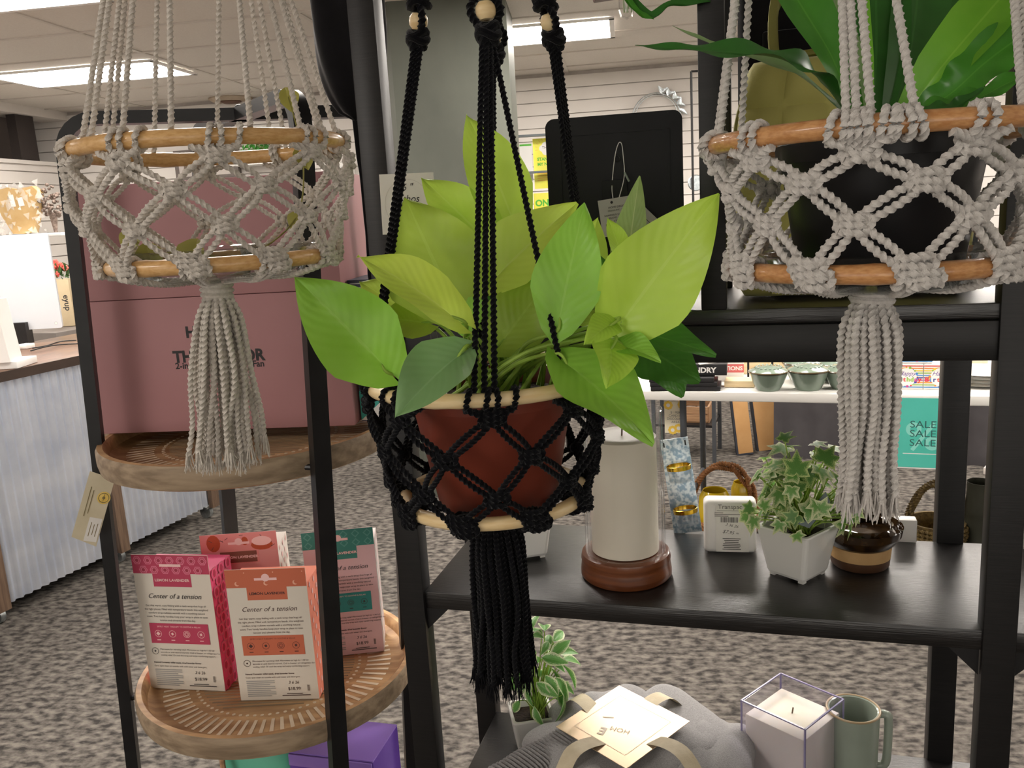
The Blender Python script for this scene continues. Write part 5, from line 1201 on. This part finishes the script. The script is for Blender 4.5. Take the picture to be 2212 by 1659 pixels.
# greeting-card rack and thin black pole
D = 5.2; c0_ = PD(1162, 470, D)
t = thing('card_rack', 'dark wire card rack standing behind the column', 'card rack', (c0_.x, c0_.y + .06, 0))
for s in (-.12, .12): MB().tube([(s, 0, 0), (s, 0, PD(1162, 300, D).z + .05)], .008, 8).build('upright', K['bmetal'], t)
for yy in (294, 372, 455): MB().box((0, -.02, PD(1162, yy, D).z), (.3, .05, .012)).build('rail', mat('rack_grey', '#5d6468', .5, c2='#666d71', ns=20), t)
ylw = mat('card_yellow', '#e8e34a', .55, c2='#ece768', ns=9); lg = mat('card_green', '#5bb53f', .6, c2='#66bd4a', ns=20)
def gcard(lab, x0, y0, x1, y1, m, fn):
    a, b, d_ = PD(x0, y0, D), PD(x1, y0, D), PD(x0, y1, D); w = (b - a).length; h = a.z - d_.z; cc = (a + b) / 2; cc.z = a.z - h / 2
    g = thing('greeting_card', lab, 'card', cc, RY, None); MB().box((0, 0, 0), (w, .003, h)).build('card', m, g); p = Face(basis((0, -.0016, 0), (1, 0, 0), (0, 0, 1), (0, -1, 0))); fn(p, w, h)
    p.b.build('printed_lettering', [lg, K['white'], K['ink'], mat('card_orange', '#e9b74a', .6, c2='#ecc05c', ns=20)], g)
def fA(p, w, h):
    for (u, v, r) in ((-.04, .3, .16), (.1, .35, .18), (.22, .28, .16), (.1, .24, .18)): p.disc(w * u, h * v, w * r, 1)
    p.text('THIS', w * .1, h * .29, h * .07, 2)
    for k in range(7): a = 1.2 + k * .35; p.rect(w * .08 + w * .42 * cos(a), h * .3 + w * .42 * sin(a), w * .12, w * .02, 3, a)
    p.text('STAND', 0, h * .06, h * .085, 0, bold=.001).text('MY NO', 0, -h * .04, h * .085, 0, bold=.001)
    for k in range(4): p.rect(0, -h * .2 - h * .045 * k, w * .7, h * .02, 3)
gcard('yellow greeting card with a white cloud and green print, beside the column', 1150, 300, 1196, 408, ylw, fA)
gcard('yellow greeting card with ON in green below the cloud card', 1152, 418, 1198, 505, ylw, lambda p, w, h: (p.text('ON', -w * .1, h * .18, h * .22, 0, bold=.002), p.disc(w * .2, -h * .2, w * .2, 3)))
gcard('white greeting card with a blue edge next to the column', 1122, 312, 1148, 392, K['white'], lambda p, w, h: p.rect(0, h * .47, w, h * .05, 0))
c = PD(1498, 470, 5.9); zt_ = PD(1498, 163, 5.9).z
t = thing('display_pole', 'thin black display pole standing before the back wall', 'pole', (c.x, c.y, 0))
MB().lathe([(0, 0), (.16, 0), (.16, .012), (0, .016)], 24).build('base_plate', K['bmetal'], t); MB().tube([(0, 0, .01), (0, 0, zt_)], .008, 8).build('pole', K['bmetal'], t); MB().tube([(0, 0, zt_), (.12, 0, zt_)], .007, 8).build('hook_arm', K['bmetal'], t)
t = thing('disc_ornament', 'grey disc ornament hanging on the thin black pole', 'ornament', PD(1503, 395, 5.88)); MB().lathe([(0, -.006), (.05, -.006), (.055, 0), (.05, .006), (0, .006)], 24, M=Matrix.Rotation(pi / 2, 4, 'X')).build('disc', K['steel'], t)

# ------------------------------------------------------------------ white table with gifts
TZ = .787; Ta = PZ(1470, 846, TZ); Tb = PZ(2140, 856, TZ); TA = math.atan2(Tb.y - Ta.y, Tb.x - Ta.x); TM = Matrix.Translation(Ta) @ Matrix.Rotation(TA, 4, 'Z')
tt = thing('folding_table', 'long white folding table with grey metal legs full of gifts', 'table', (Ta.x, Ta.y, 0), TA); TL = 2.5; TD = .76
MB().box((TL / 2 - .28, TD / 2, TZ - .019), (TL, TD, .038), bev=.004).build('tabletop', mat('table_white', '#dedcd6', .45, c2='#e3e1dc', ns=4), tt)
legm = mat('leg_grey', '#4d5054', .4, .5, c2='#585b60', ns=9)
for x in (-.0, TL - .6):
    for y in (.06, TD - .08): MB().tube([(x, y, 0), (x, y, TZ - .038)], .014, 10).build('leg', legm, tt)
    MB().tube([(x, .06, .25), (x, TD - .08, .25)], .010, 8).build('crossbar', legm, tt)
b0 = TM.inverted() @ PD(1500, 966, 3.62); b0.z += 0
q0, q1, q2, q3 = (TM.inverted() @ PY(*q, 4.08) for q in ((1418, 992), (1722, 868), (1535, 938), (1580, 921)))
MB().tube([q0, q1], .012, 8).build('brace', legm, tt); MB().tube([q2, q3], .02, 8).build('brace_joint', legm, tt)
def on(px, py): q = PZ(px, py, TZ + .0008); return q
def tl(q): v = TM.inverted() @ V(q); return v
# lidded bowls
gb = mat('bowl_glaze', '#69786a', .15, c2='#7d8d7e', ns=9, st=(1, 1, .3), coat=.5); gbr = mat('bowl_rim', '#54472f', .2, c2='#4a3f2b', ns=20, coat=.4)
for (px, py, wpx, lab) in ((1660, 841, 84, 'grey-green lidded bowl nearest the wooden block on the white table'), (1746, 840, 88, 'grey-green lidded bowl in front, just left of the grey tassel'), (1733, 822, 84, 'grey-green lidded bowl in the second row behind the front pair'), (1806, 822, 80, 'grey-green lidded bowl in the second row partly behind the grey tassel'), (1822, 838, 84, 'grey-green lidded bowl in the front row mostly behind the grey tassel')):
    c = on(px, py); D = (c - CAM).dot(cf); r = wpx / 2 * D / FPX; c = c + V((0, r * .6, 0)) if False else c
    t = thing('lidded_bowl', lab, 'bowl', c, group='lidded bowls on the white table')
    MB().lathe([(0, 0), (r * .56, 0), (r * .6, .004), (r * .78, r * .38), (r * .93, r * .82), (r * .97, r * .9), (r * .93, r * .9), (r * .55, .012), (0, .01)], 40).build('bowl', gb, t)
    MB().lathe([(r, r * .92), (r * 1.02, r * .96), (r * .98, r * 1.0), (r * .9, r * 1.0), (r * .9, r * .92)], 40).build('lid_rim', gbr, t)
    m = MB(); m.lathe([(r * .98, r * 1.0), (r * .8, r * 1.1), (r * .5, r * 1.2), (0, r * 1.26)], 40)
    for i in range(18): a = 2 * pi * i / 18; m.ball((r * .62 * cos(a), r * .62 * sin(a), r * 1.15), r * .07, seg=8)
    m.build('lid', gb, t)
# black slab signs
c = on(1522, 843); x = (on(1600, 843) - c).normalized()
bk = mat('sign_black', '#1b1a1c', .5, c2='#222123', ns=20); F0 = math.atan2(x.y, x.x)
for i in range(3):
    t = thing('wooden_sign', ('lowest', 'middle', 'upper')[i] + ' of the plain black slabs stacked under the lettered sign', 'sign', c + V((-.045 + .008 * (1 - i), .04, i * .0185)), F0, 'stacked black signs'); MB().box((-.03, .02, .009), (.28 - .01 * i, .13, .0175), bev=.001).build('slab', bk, t)
t = thing('wooden_sign', 'black sign block with NDRY in white letters, topping the stack', 'sign', c + V((-.035, .03, .0565)), F0)
zz = PD(1567, 813, (c - CAM).dot(cf)); MB().box((-.03, .05, .024), (.32, .10, .046), bev=.001).build('block', bk, t)
p = Face(basis((0, -.0005, .024), (1, 0, 0), (0, 0, 1), (0, -1, 0))); p.text('LAUNDRY', .087, -.0105, .030, 0, bold=.0012, al='RIGHT', sx=1.05); p.b.build('lettering', K['white'], t)
t = thing('crumpled_tag', 'crumpled white paper tag lying on the black lettered sign', 'tag', c + V((.02, .06, .1035)), .4); MB().prism([(-.05, -.03), (.04, -.035), (.05, .02), (-.02, .04)], .004).build('paper', K['paper'], t)
# red-banded box, wood block
c = on(1590, 826); x = (on(1600, 826) - c).normalized(); F0 = math.atan2(x.y, x.x)
t = thing('card_box', 'white box with a coral band reading TIONS beside the black sign', 'box', c + V((0, .03, 0)), F0); MB().box((-.02, .04, .055), (.115, .08, .11), bev=.001).build('carton', K['white'], t)
p = Face(basis((-.02, -.0005, .055), (1, 0, 0), (0, 0, 1), (0, -1, 0))); p.rect(0, .0, .12, .036, 0).text('TIONS', .055, -.008, .024, 1, bold=.0008, al='RIGHT'); p.b.build('printed_lettering', [mat('coral_band', '#d06464', .6, c2='#d66e6e', ns=20), K['white']], t)
c = on(1600, 839); t = thing('wood_block', 'pale wooden block on the white table before the lidded bowls', 'block', c + V((0, .02, 0)), TA); MB().box((0, .04, .014), (.12, .09, .027), bev=.002).build('block', mat('pale_wood', '#d8bf94', .55, c2='#e0caa3', ns=5, st=(3, 30, 30)), t)
for px in (1604, 1656):
    c = on(px, 822); t = thing('wire_stand', ('black wire upright at the end of the white table by the coral band', 'black wire upright behind the first lidded bowl')[px > 1620], 'wire stand', c + V((.03, .02, 0)), TA)
    MB().tube([(0, 0, 0), (0, 0, .42)], .0045, 8).build('upright', K['bmetal'], t); MB().lathe([(0, 0), (.02, 0), (.02, .006), (0, .006)], 20).build('base_plate', K['bmetal'], t)
# riser with boxed gifts at the back of the table
def tb(x, y, z): return TM @ V((x, y, z - TZ))
pw = MATS['pale_wood']
t = thing('display_riser', 'pale wooden two-step riser along the back of the white table', 'riser', tb(.55, TD - .3, TZ + .0005), TA)
MB().box((-.1, .06, .06), (1.1, .10, .12), bev=.002).build('upper_step', pw, t); MB().box((-.1, -.04, .03), (1.1, .09, .06), bev=.002).build('lower_step', pw, t)
pats = [('#4fb5b0', '#1f3f63', 'teal and navy patterned'), ('#8f6a3f', '#e6d6b0', 'brown giraffe patterned'), ('#8fb7c9', '#d6e6ee', 'pale blue patterned'), ('#caa2c9', '#f0e2ee', 'lilac patterned')]
for i, (px, k) in enumerate(((1484, 2), (1512, 0), (1546, 3), (1578, 1))):
    v = tl(PD(px, 786, 3.75)); t = thing('tumbler_box', 'white boxed tumbler with a %s front, at the back of the table' % pats[k][2], 'box', tb(v.x, TD - .24, TZ + .1208), TA, 'boxed tumblers on the riser')
    MB().box((0, 0, .075), (.075, .075, .15), bev=.001).build('carton', K['white'], t)
    p = Face(basis((0, -.0377, .075), (1, 0, 0), (0, 0, 1), (0, -1, 0))); p.rect(.01, 0, .036, .14, 0)
    for q in range(16): p.disc(.01 + random.uniform(-.014, .014), random.uniform(-.06, .06), random.uniform(.003, .006), 1, 8)
    for q in range(4): p.rect(-.024, .03 - .02 * q, .018, .003, 2)
    p.b.build('printed_lettering', [mat('tumbler_%d' % k, pats[k][0], .5, c2=pats[k][0], ns=20), mat('tumblerp_%d' % k, pats[k][1], .5, c2=pats[k][1], ns=20), mat('print_mid', '#8f8c88', .7, c2='#989591', ns=40)], t)
bo = mat('bee_orange', '#e0982a', .7, c2='#e8a838', ns=20); bb = mat('bee_black', '#1a1613', .8, c2='#241f1b', ns=20)
for i, px in enumerate((1620, 1684)):
    v = tl(PD(px, 778, 3.7)); t = thing('plush_bee', ('striped orange and black bee figure nearer the boxed tumblers', 'striped orange and black bee figure behind the first lidded bowl')[i], 'figure', tb(v.x, TD - .34, TZ + .0608), TA, 'bee figures on the riser')
    m = MB(); n_ = 10
    for k in range(n_):
        m = MB(); z0_, z1_ = k / n_, (k + 1) / n_; q = lambda z: .046 * (max(0, 1 - (z * 2 - 1) ** 2)) ** .5 + .001
        m.lathe([(q(z0_), .11 * z0_), (q((z0_ + z1_) / 2), .11 * (z0_ + z1_) / 2), (q(z1_), .11 * z1_)], 24); m.build('stripe', bo if k % 2 else bb, t)
    for s in (-1, 1): m = MB(); m.ball((s * .05, .01, .08), .028, sx=(1.2, .25, .8)); m.build('wing', K['white'], t)
v = tl(PD(1775, 768, 3.75)); t = thing('display_tray', 'pale wooden slatted tray of yellow goods at the back of the table', 'tray', tb(v.x, TD - .24, TZ + .1208), TA)
m = MB(); m.box((0, 0, .006), (.28, .12, .012)); m.box((0, -.057, .03), (.28, .008, .022)); m.box((0, .057, .04), (.28, .008, .07)); m.build('tray_body', pw, t)
for q in range(3):
    cc = tb(v.x - .08 + .08 * q, TD - .24, TZ + .134); t = thing('yellow_jar', ('first', 'second', 'third')[q] + ' yellow jar in the slatted tray counted from the bees', 'jar', cc, TA, 'yellow jars in the slatted tray'); MB().lathe([(0, 0), (.026, 0), (.03, .01), (.03, .045), (.024, .055), (0, .056)], 20).build('jar', mat('jar_yellow', '#e0ac3a', .4, c2='#e6b84c', ns=20), t)
# birthday boxes
stc = ['#d8433f', '#e98a3a', '#eed04a', '#8fb94a', '#4a8fd0', '#2f3f9a', '#c04a90', '#e9a23a', '#8fb94a', '#4a8fd0']
bm_ = [mat('stripe_%d' % i, c_, .5, c2=c_, ns=9) for i, c_ in enumerate(stc)]
def bday(lab, c, w, h, d):
    t = thing('gift_box', lab, 'box', c, TA, 'birthday gift boxes on the white table'); MB().box((0, d / 2, h / 2), (w, d, h), bev=.001).build('carton', K['white'], t)
    p = Face(basis((0, -.0005, h / 2), (1, 0, 0), (0, 0, 1), (0, -1, 0)))
    for q in range(10): p.rect(0, h / 2 - h * (.06 + .094 * q), w * .99, h * .04, q)
    p.disc(0, 0, h * .36, 10, 28)
    for q in range(20): a = q * 2.4; p.disc(h * .38 * cos(a), h * .38 * sin(a), h * (.02 + .015 * (q % 3)), (q * 3) % 10, 10)
    p.text('Happy', 0, h * .06, h * .24, 11, shear=.4)
    xs = -w * .5 + (w - h * 1.2) / 2
    for q, ch_ in enumerate('Birthday'): p.text(ch_, -h * .48 + h * .135 * q, -h * .18, h * .25, (0, 4, 5, 0, 3, 3, 6, 0)[q], bold=.0008)
    p.b.build('printed_lettering', bm_ + [K['white'], mat('purple_ink', '#6a4a9a', .6, c2='#7454a2', ns=30)], t)
k1 = tl(on(1958, 842)); wB = tl(on(1994, 842)).x - tl(on(1922, 842)).x; hB = .098
bday('rainbow striped birthday box below, nearer the grey tassel', tb(k1.x, k1.y + .01, TZ + .0006), wB * .985, hB, .12)
bday('rainbow striped birthday box below, nearer the rear post', tb(k1.x + wB, k1.y + .01, TZ + .0006), wB * .985, hB, .12)
bday('rainbow striped birthday box on top of the other two', tb(k1.x + wB * .27, k1.y + .02, TZ + hB + .002), wB * .985, hB, .12)
# right end: cream cards, plates
c = on(2115, 846); v = tl(c)
for i in range(4):
    t = thing('white_plate', ('lowest', 'second lowest', 'second highest', 'top')[i] + ' of the stacked white plates beyond the rear post', 'plate', tb(v.x + .03, v.y + .16, TZ + .0008 + .0135 * i), 0, 'stacked white plates'); MB().lathe([(0, 0), (.08, 0), (.13, .012), (.132, .0125), (.131, .0125), (.08, .003), (0, .003)], 40).build('plate', potw, t)
t = thing('framed_print', 'cream framed print with a ring motif beyond the rear post', 'framed print', tb(v.x + .03, v.y + .48, TZ + .0008), TA)
MB().box((0, .01, .10), (.15, .02, .2), bev=.001).build('frame', mat('print_cream', '#d9cdb4', .6, c2='#dfd4bd', ns=9), t); p = Face(basis((0, -.0004, .12), (1, 0, 0), (0, 0, 1), (0, -1, 0))); p.rect(0, 0, .12, .14, 0).ring(-.01, -.01, .045, .004, 1).rect(-.01, 0, .05, .003, 1).rect(-.01, -.015, .035, .003, 1); p.b.build('printed_lettering', [K['paper'], mat('print_tan', '#b9a888', .6, c2='#b3a282', ns=20)], t)
t = thing('teal_ornament', 'round teal ornament beside the cream framed print', 'ornament', tb(v.x - .07, v.y + .30, TZ + .0008), TA); m = MB(); m.ball((0, 0, .10), .035, sx=(1, .4, 1)); m.build('disc', mat('teal_glaze', '#2f7d7c', .4, c2='#378785', ns=20), t); MB().tube([(0, 0, 0), (0, 0, .07)], [.03, .006], 12).build('foot', MATS['teal_glaze'], t)
# SALE sign on the table edge
a, d_ = PY(1930, 866, 3.0), PY(1932, 1016, 3.0)
sx0 = tl(PZ(1931, 868, TZ)).x; hS = .28; wS = .216
t = thing('sale_sign', 'turquoise SALE sign hanging from the edge of the white table', 'sign', tb(sx0 + wS / 2, -.004, TZ - .005), TA)
MB().box((0, 0, -hS / 2), (wS, .0012, hS)).build('sheet', K['white'], t); p = Face(basis((0, -.0007, -hS / 2), (1, 0, 0), (0, 0, 1), (0, -1, 0)))
p.rect(0, 0, wS * .965, hS * .965, 0)
p.disc(-wS * .13, hS * .05, .027, 1).disc(-wS * .13, hS * .05, .012, 0).disc(wS * .17, -hS * .14, .027, 1).disc(wS * .17, -hS * .14, .012, 0).rect(.005, -hS * .05, .014, .13, 1, -.6)
for q in range(3): p.text('SALE', .004, hS * (.075 - .128 * q), .038, 2, sx=1.15)
p.rect(.004, -hS * .29, wS * .62, .0028, 3).text('+', -wS * .37, -hS * .07, .012, 2)
p.b.build('printed_lettering', [mat('sale_turquoise', '#4dbcaa', .5, c2='#54c2b1', ns=6), mat('sale_pale', '#86d6c8', .5, c2='#8cdacc', ns=9), mat('sale_ink', '#2f5f5b', .6, c2='#34655f', ns=20), K['white']], t)
# ------------------------------------------------------------------ under and behind the table
dkc = mat('dark_cloth', '#3e3b3d', .9, c2='#474446', ns=6, bump=.2, bs=50)
q0 = PZ(1690, 990, 0); q1 = PZ(2140, 1008, 0); qa = math.atan2(q1.y - q0.y, q1.x - q0.x)
t = thing('draped_table', 'low table draped in dark grey cloth behind the white table', 'table', ((q0.x + q1.x) / 2, (q0.y + q1.y) / 2, 0), qa)
Lq = (q1 - q0).length; m = MB()
m.grid(80, 6, lambda u, v: V(((u - .5) * (Lq + .3) + .1, .012 * sin(u * 60) * (1 - v) , .70 * v)), 0, True); m.box((.1, .35, .70), (Lq + .3, .7, .02)); m.build('cloth', dkc, t); MB().box((.1, .36, .34), (Lq + .2, .6, .66)).build('frame', K['bmetal'], t)
kr = mat('kraft', '#b98d5a', .7, c2='#c29764', ns=9); ked = mat('board_edge', '#2b2e36', .5, c2='#30333b', ns=20)
def board(lab, p0, p1, ytop, m, th, lean=.12):
    a, b = PZ(*p0, 0), PZ(*p1, 0); c = (a + b) / 2; w = (b - a).length; x = (b - a).normalized(); n = x.cross(V((0, 0, 1))); h = hfit(c, ytop) * 1.02
    t = thing('cardboard_panel', lab, 'cardboard panel', (c.x, c.y, .002)); y = (V((0, 0, 1)) - n * lean - x * .10).normalized(); x2 = y.cross(n).normalized(); x2 = x if x2.dot(x) < 0 else x2; n2 = x2.cross(y).normalized()
    F = basis((0, 0, 0), x2, y, n2); MB().box((0, h / 2, -th / 2), (w, h, th), bev=.002, M=F).build('panel', m, t); MB().box((-w / 2 - .006, h / 2, -th / 2), (.012, h, th * 1.02), M=F).build('dark_edge', ked, t); MB().box((0, -.0, -th / 2), (w, .012, th * 1.02), M=F @ Matrix.Translation((0, .006, 0.001))).build('bottom_edge', ked, t)
board('narrow kraft cardboard panel leaning under the white table', (1596, 984), (1628, 983), 855, kr, .04, .05)
board('wide kraft cardboard panel leaning behind the narrow one', (1640, 975), (1742, 970), 850, kr, .04, .10)
# black nesting frame with flower sign
q0 = PZ(1440, 1010, 0); t = thing('side_table', 'black metal side table frame under the end of the white table', 'side table', q0 + V((.18, .25, 0)), TA); W_, D_, H_ = .36, .30, .62
for sx in (-1, 1):
    for sy in (-1, 1): MB().box((sx * W_ / 2, sy * D_ / 2, H_ / 2), (.022, .022, H_)).build('leg', legm, t)
MB().box((0, 0, H_ - .01), (W_ + .022, D_ + .022, .02)).build('top', legm, t); MB().box((0, 0, .22), (W_, D_, .015)).build('lower_shelf', K['bmetal'], t)
c_ = q0 + V((.18, .25, .2283)); t = thing('wood_crate', 'brown wooden crate inside the black side table', 'crate', c_, TA)
m = MB()
for k in range(2): m.box((.04, -.10, .03 + .05 * k), (.2, .012, .04)); m.box((.04, .10, .03 + .05 * k), (.2, .012, .04))
m.box((.04, 0, .006), (.2, .2, .012)); m.box((-.06, 0, .05), (.012, .2, .1)); m.box((.14, 0, .05), (.012, .2, .1)); m.build('crate_body', K['wood'], t)
D = 3.62; a, b, d_ = PD(1435, 868, D), PD(1478, 868, D), PD(1435, 940, D); c = (a + b) / 2; h = a.z - d_.z; w = (b - a).length
t = thing('price_sign', 'cream sign with yellow flowers and grey print hung under the table end', 'sign', (c.x, c.y, d_.z), TA); MB().box((0, 0, h / 2), (w, .008, h)).build('sheet', mat('sign_cream', '#f0e8cf', .6, c2='#efe6ca', ns=9), t)
p = Face(basis((0, -.0042, h / 2), (1, 0, 0), (0, 0, 1), (0, -1, 0)))
for u, v in ((-.3, .42), (.2, -.38), (-.1, -.45), (.4, .45)):
    for k in range(8): a_ = pi / 4 * k; p.disc(w * u + .012 * cos(a_), h * v * .9 + .012 * sin(a_), .008, 0, 8)
    p.disc(w * u, h * v * .9, .008, 2)
for k, s in enumerate(('$1 PER', 'CARD IN', 'DISCOUNT', 'AREA')): p.text(s, .004, h * (.12 - .1 * k), .014, 1)
p.b.build('printed_lettering', [mat('sun_yellow', '#f0c74a', .6, c2='#f2cd5a', ns=20), mat('sign_grey', '#7d7a72', .6, c2='#84817a', ns=20), K['white']], t)
# wicker basket with yellow pots on the carpet
wk = mat('wicker', '#8a5a34', .7, c2='#b07c4e', ns=60, bump=.6, bs=120); yg = mat('yellow_glaze', '#d3b41e', .15, c2='#dcc02e', ns=6, coat=.5)
def basket(lab, c, rx, h, hh, m, t_=.02):
    t = thing('handled_basket', lab, 'basket', c); mb = MB()
    mb.lathe([(0, .008), (rx * .8, .0), (rx * .97, h * .5), (rx, h), (rx - .012, h), (rx * .8, .016), (0, .014)], 40)
    mb.build('basket_body', m, t)
    b = MB(); N_ = 40
    for k in range(int(h / .018)): b.rope([V(((rx * (.82 + .18 * min(1, (k + 1) * .036 / h)) + .004) * cos(2 * pi * i / N_), (rx * (.82 + .18 * min(1, (k + 1) * .036 / h)) + .004) * sin(2 * pi * i / N_), .01 + k * .018)) for i in range(N_)], .009, .02, .008, True)
    b.build('weave', m, t)
    ha = MB(); P = [V((rx * cos(a), 0, h + hh * sin(a))) for a in [pi * i / 24 for i in range(25)]]
    for s in (0, 1, 2): ha.rope([p_ + V((.012 * cos(s * 2.1 + i * .5), .012 * sin(s * 2.1 + i * .5), .012 * cos(s * 2.1 + i * .5))) for i, p_ in enumerate(P)], .011, .012, .004)
    ha.build('handle', m, t); return t
c = PZ(1560, 1150, 0); D = (c - CAM).dot(cf)
basket('brown wicker basket with a tall handle holding yellow pots', c, .155, .09, .24, wk)
for dx, dy, r, hh, lab in ((-.045, -.045, .075, .215, 'yellow glazed pot in front inside the wicker basket'), (.11, .05, .055, .215, 'yellow glazed pot at the back of the wicker basket')):
    t = thing('yellow_pot', lab, 'pot', c + V((dx, dy, .015)), group=None); MB().lathe([(0, 0), (r * .6, 0), (r * .85, .02), (r, hh * .55), (r * .93, hh - .03), (r * .76, hh - .006), (r * .72, hh), (r * .68, hh - .004), (r * .85, hh - .03), (r * .9, .07), (0, .02)], 40).build('pot_body', yg, t)
dk = mat('dark_wicker', '#4f3f22', .7, c2='#7a6638', ns=60, bump=.6, bs=120)
basket('dark olive wicker basket on the carpet behind the grey tassel', PZ(2020, 1170, 0), .12, .10, .17, dk)
c = PZ(2112, 1175, 0); D = (c - CAM).dot(cf); r = 27 * D / FPX; hh = hfit(c, 1040)
t = thing('metal_canister', 'dark olive metal canister on the carpet beyond the rear post', 'canister', c)
MB().lathe([(0, 0), (r, 0), (r * 1.02, .01), (r, .02), (r, hh * .5), (r * 1.02, hh * .5 + .008), (r, hh * .5 + .016), (r, hh), (r * .97, hh), (r * .95, .02), (0, .02)], 36).build('canister_body', mat('olive_metal', '#43443a', .5, .4, c2='#4c4d42', ns=9), t)
for i, (px, py, m_, lab) in enumerate(((2105, 992, '#7a3b35', 'reddish brown book lying on the carpet by the draped table'), (2126, 985, '#d8cfc8', 'white book lying on the carpet by the draped table'))):
    c = PZ(px, py + 14, 0); t = thing('book', lab, 'book', c + V((.0, -.42 + .2 * i, .001)), .3 - i); MB().box((0, 0, .02), (.2, .14, .038), bev=.002).build('cover', mat('book_%d' % i, m_, .5, c2=m_, ns=9), t); MB().box((.004, 0, .02), (.197, .134, .028)).build('pages', K['paper'], t)
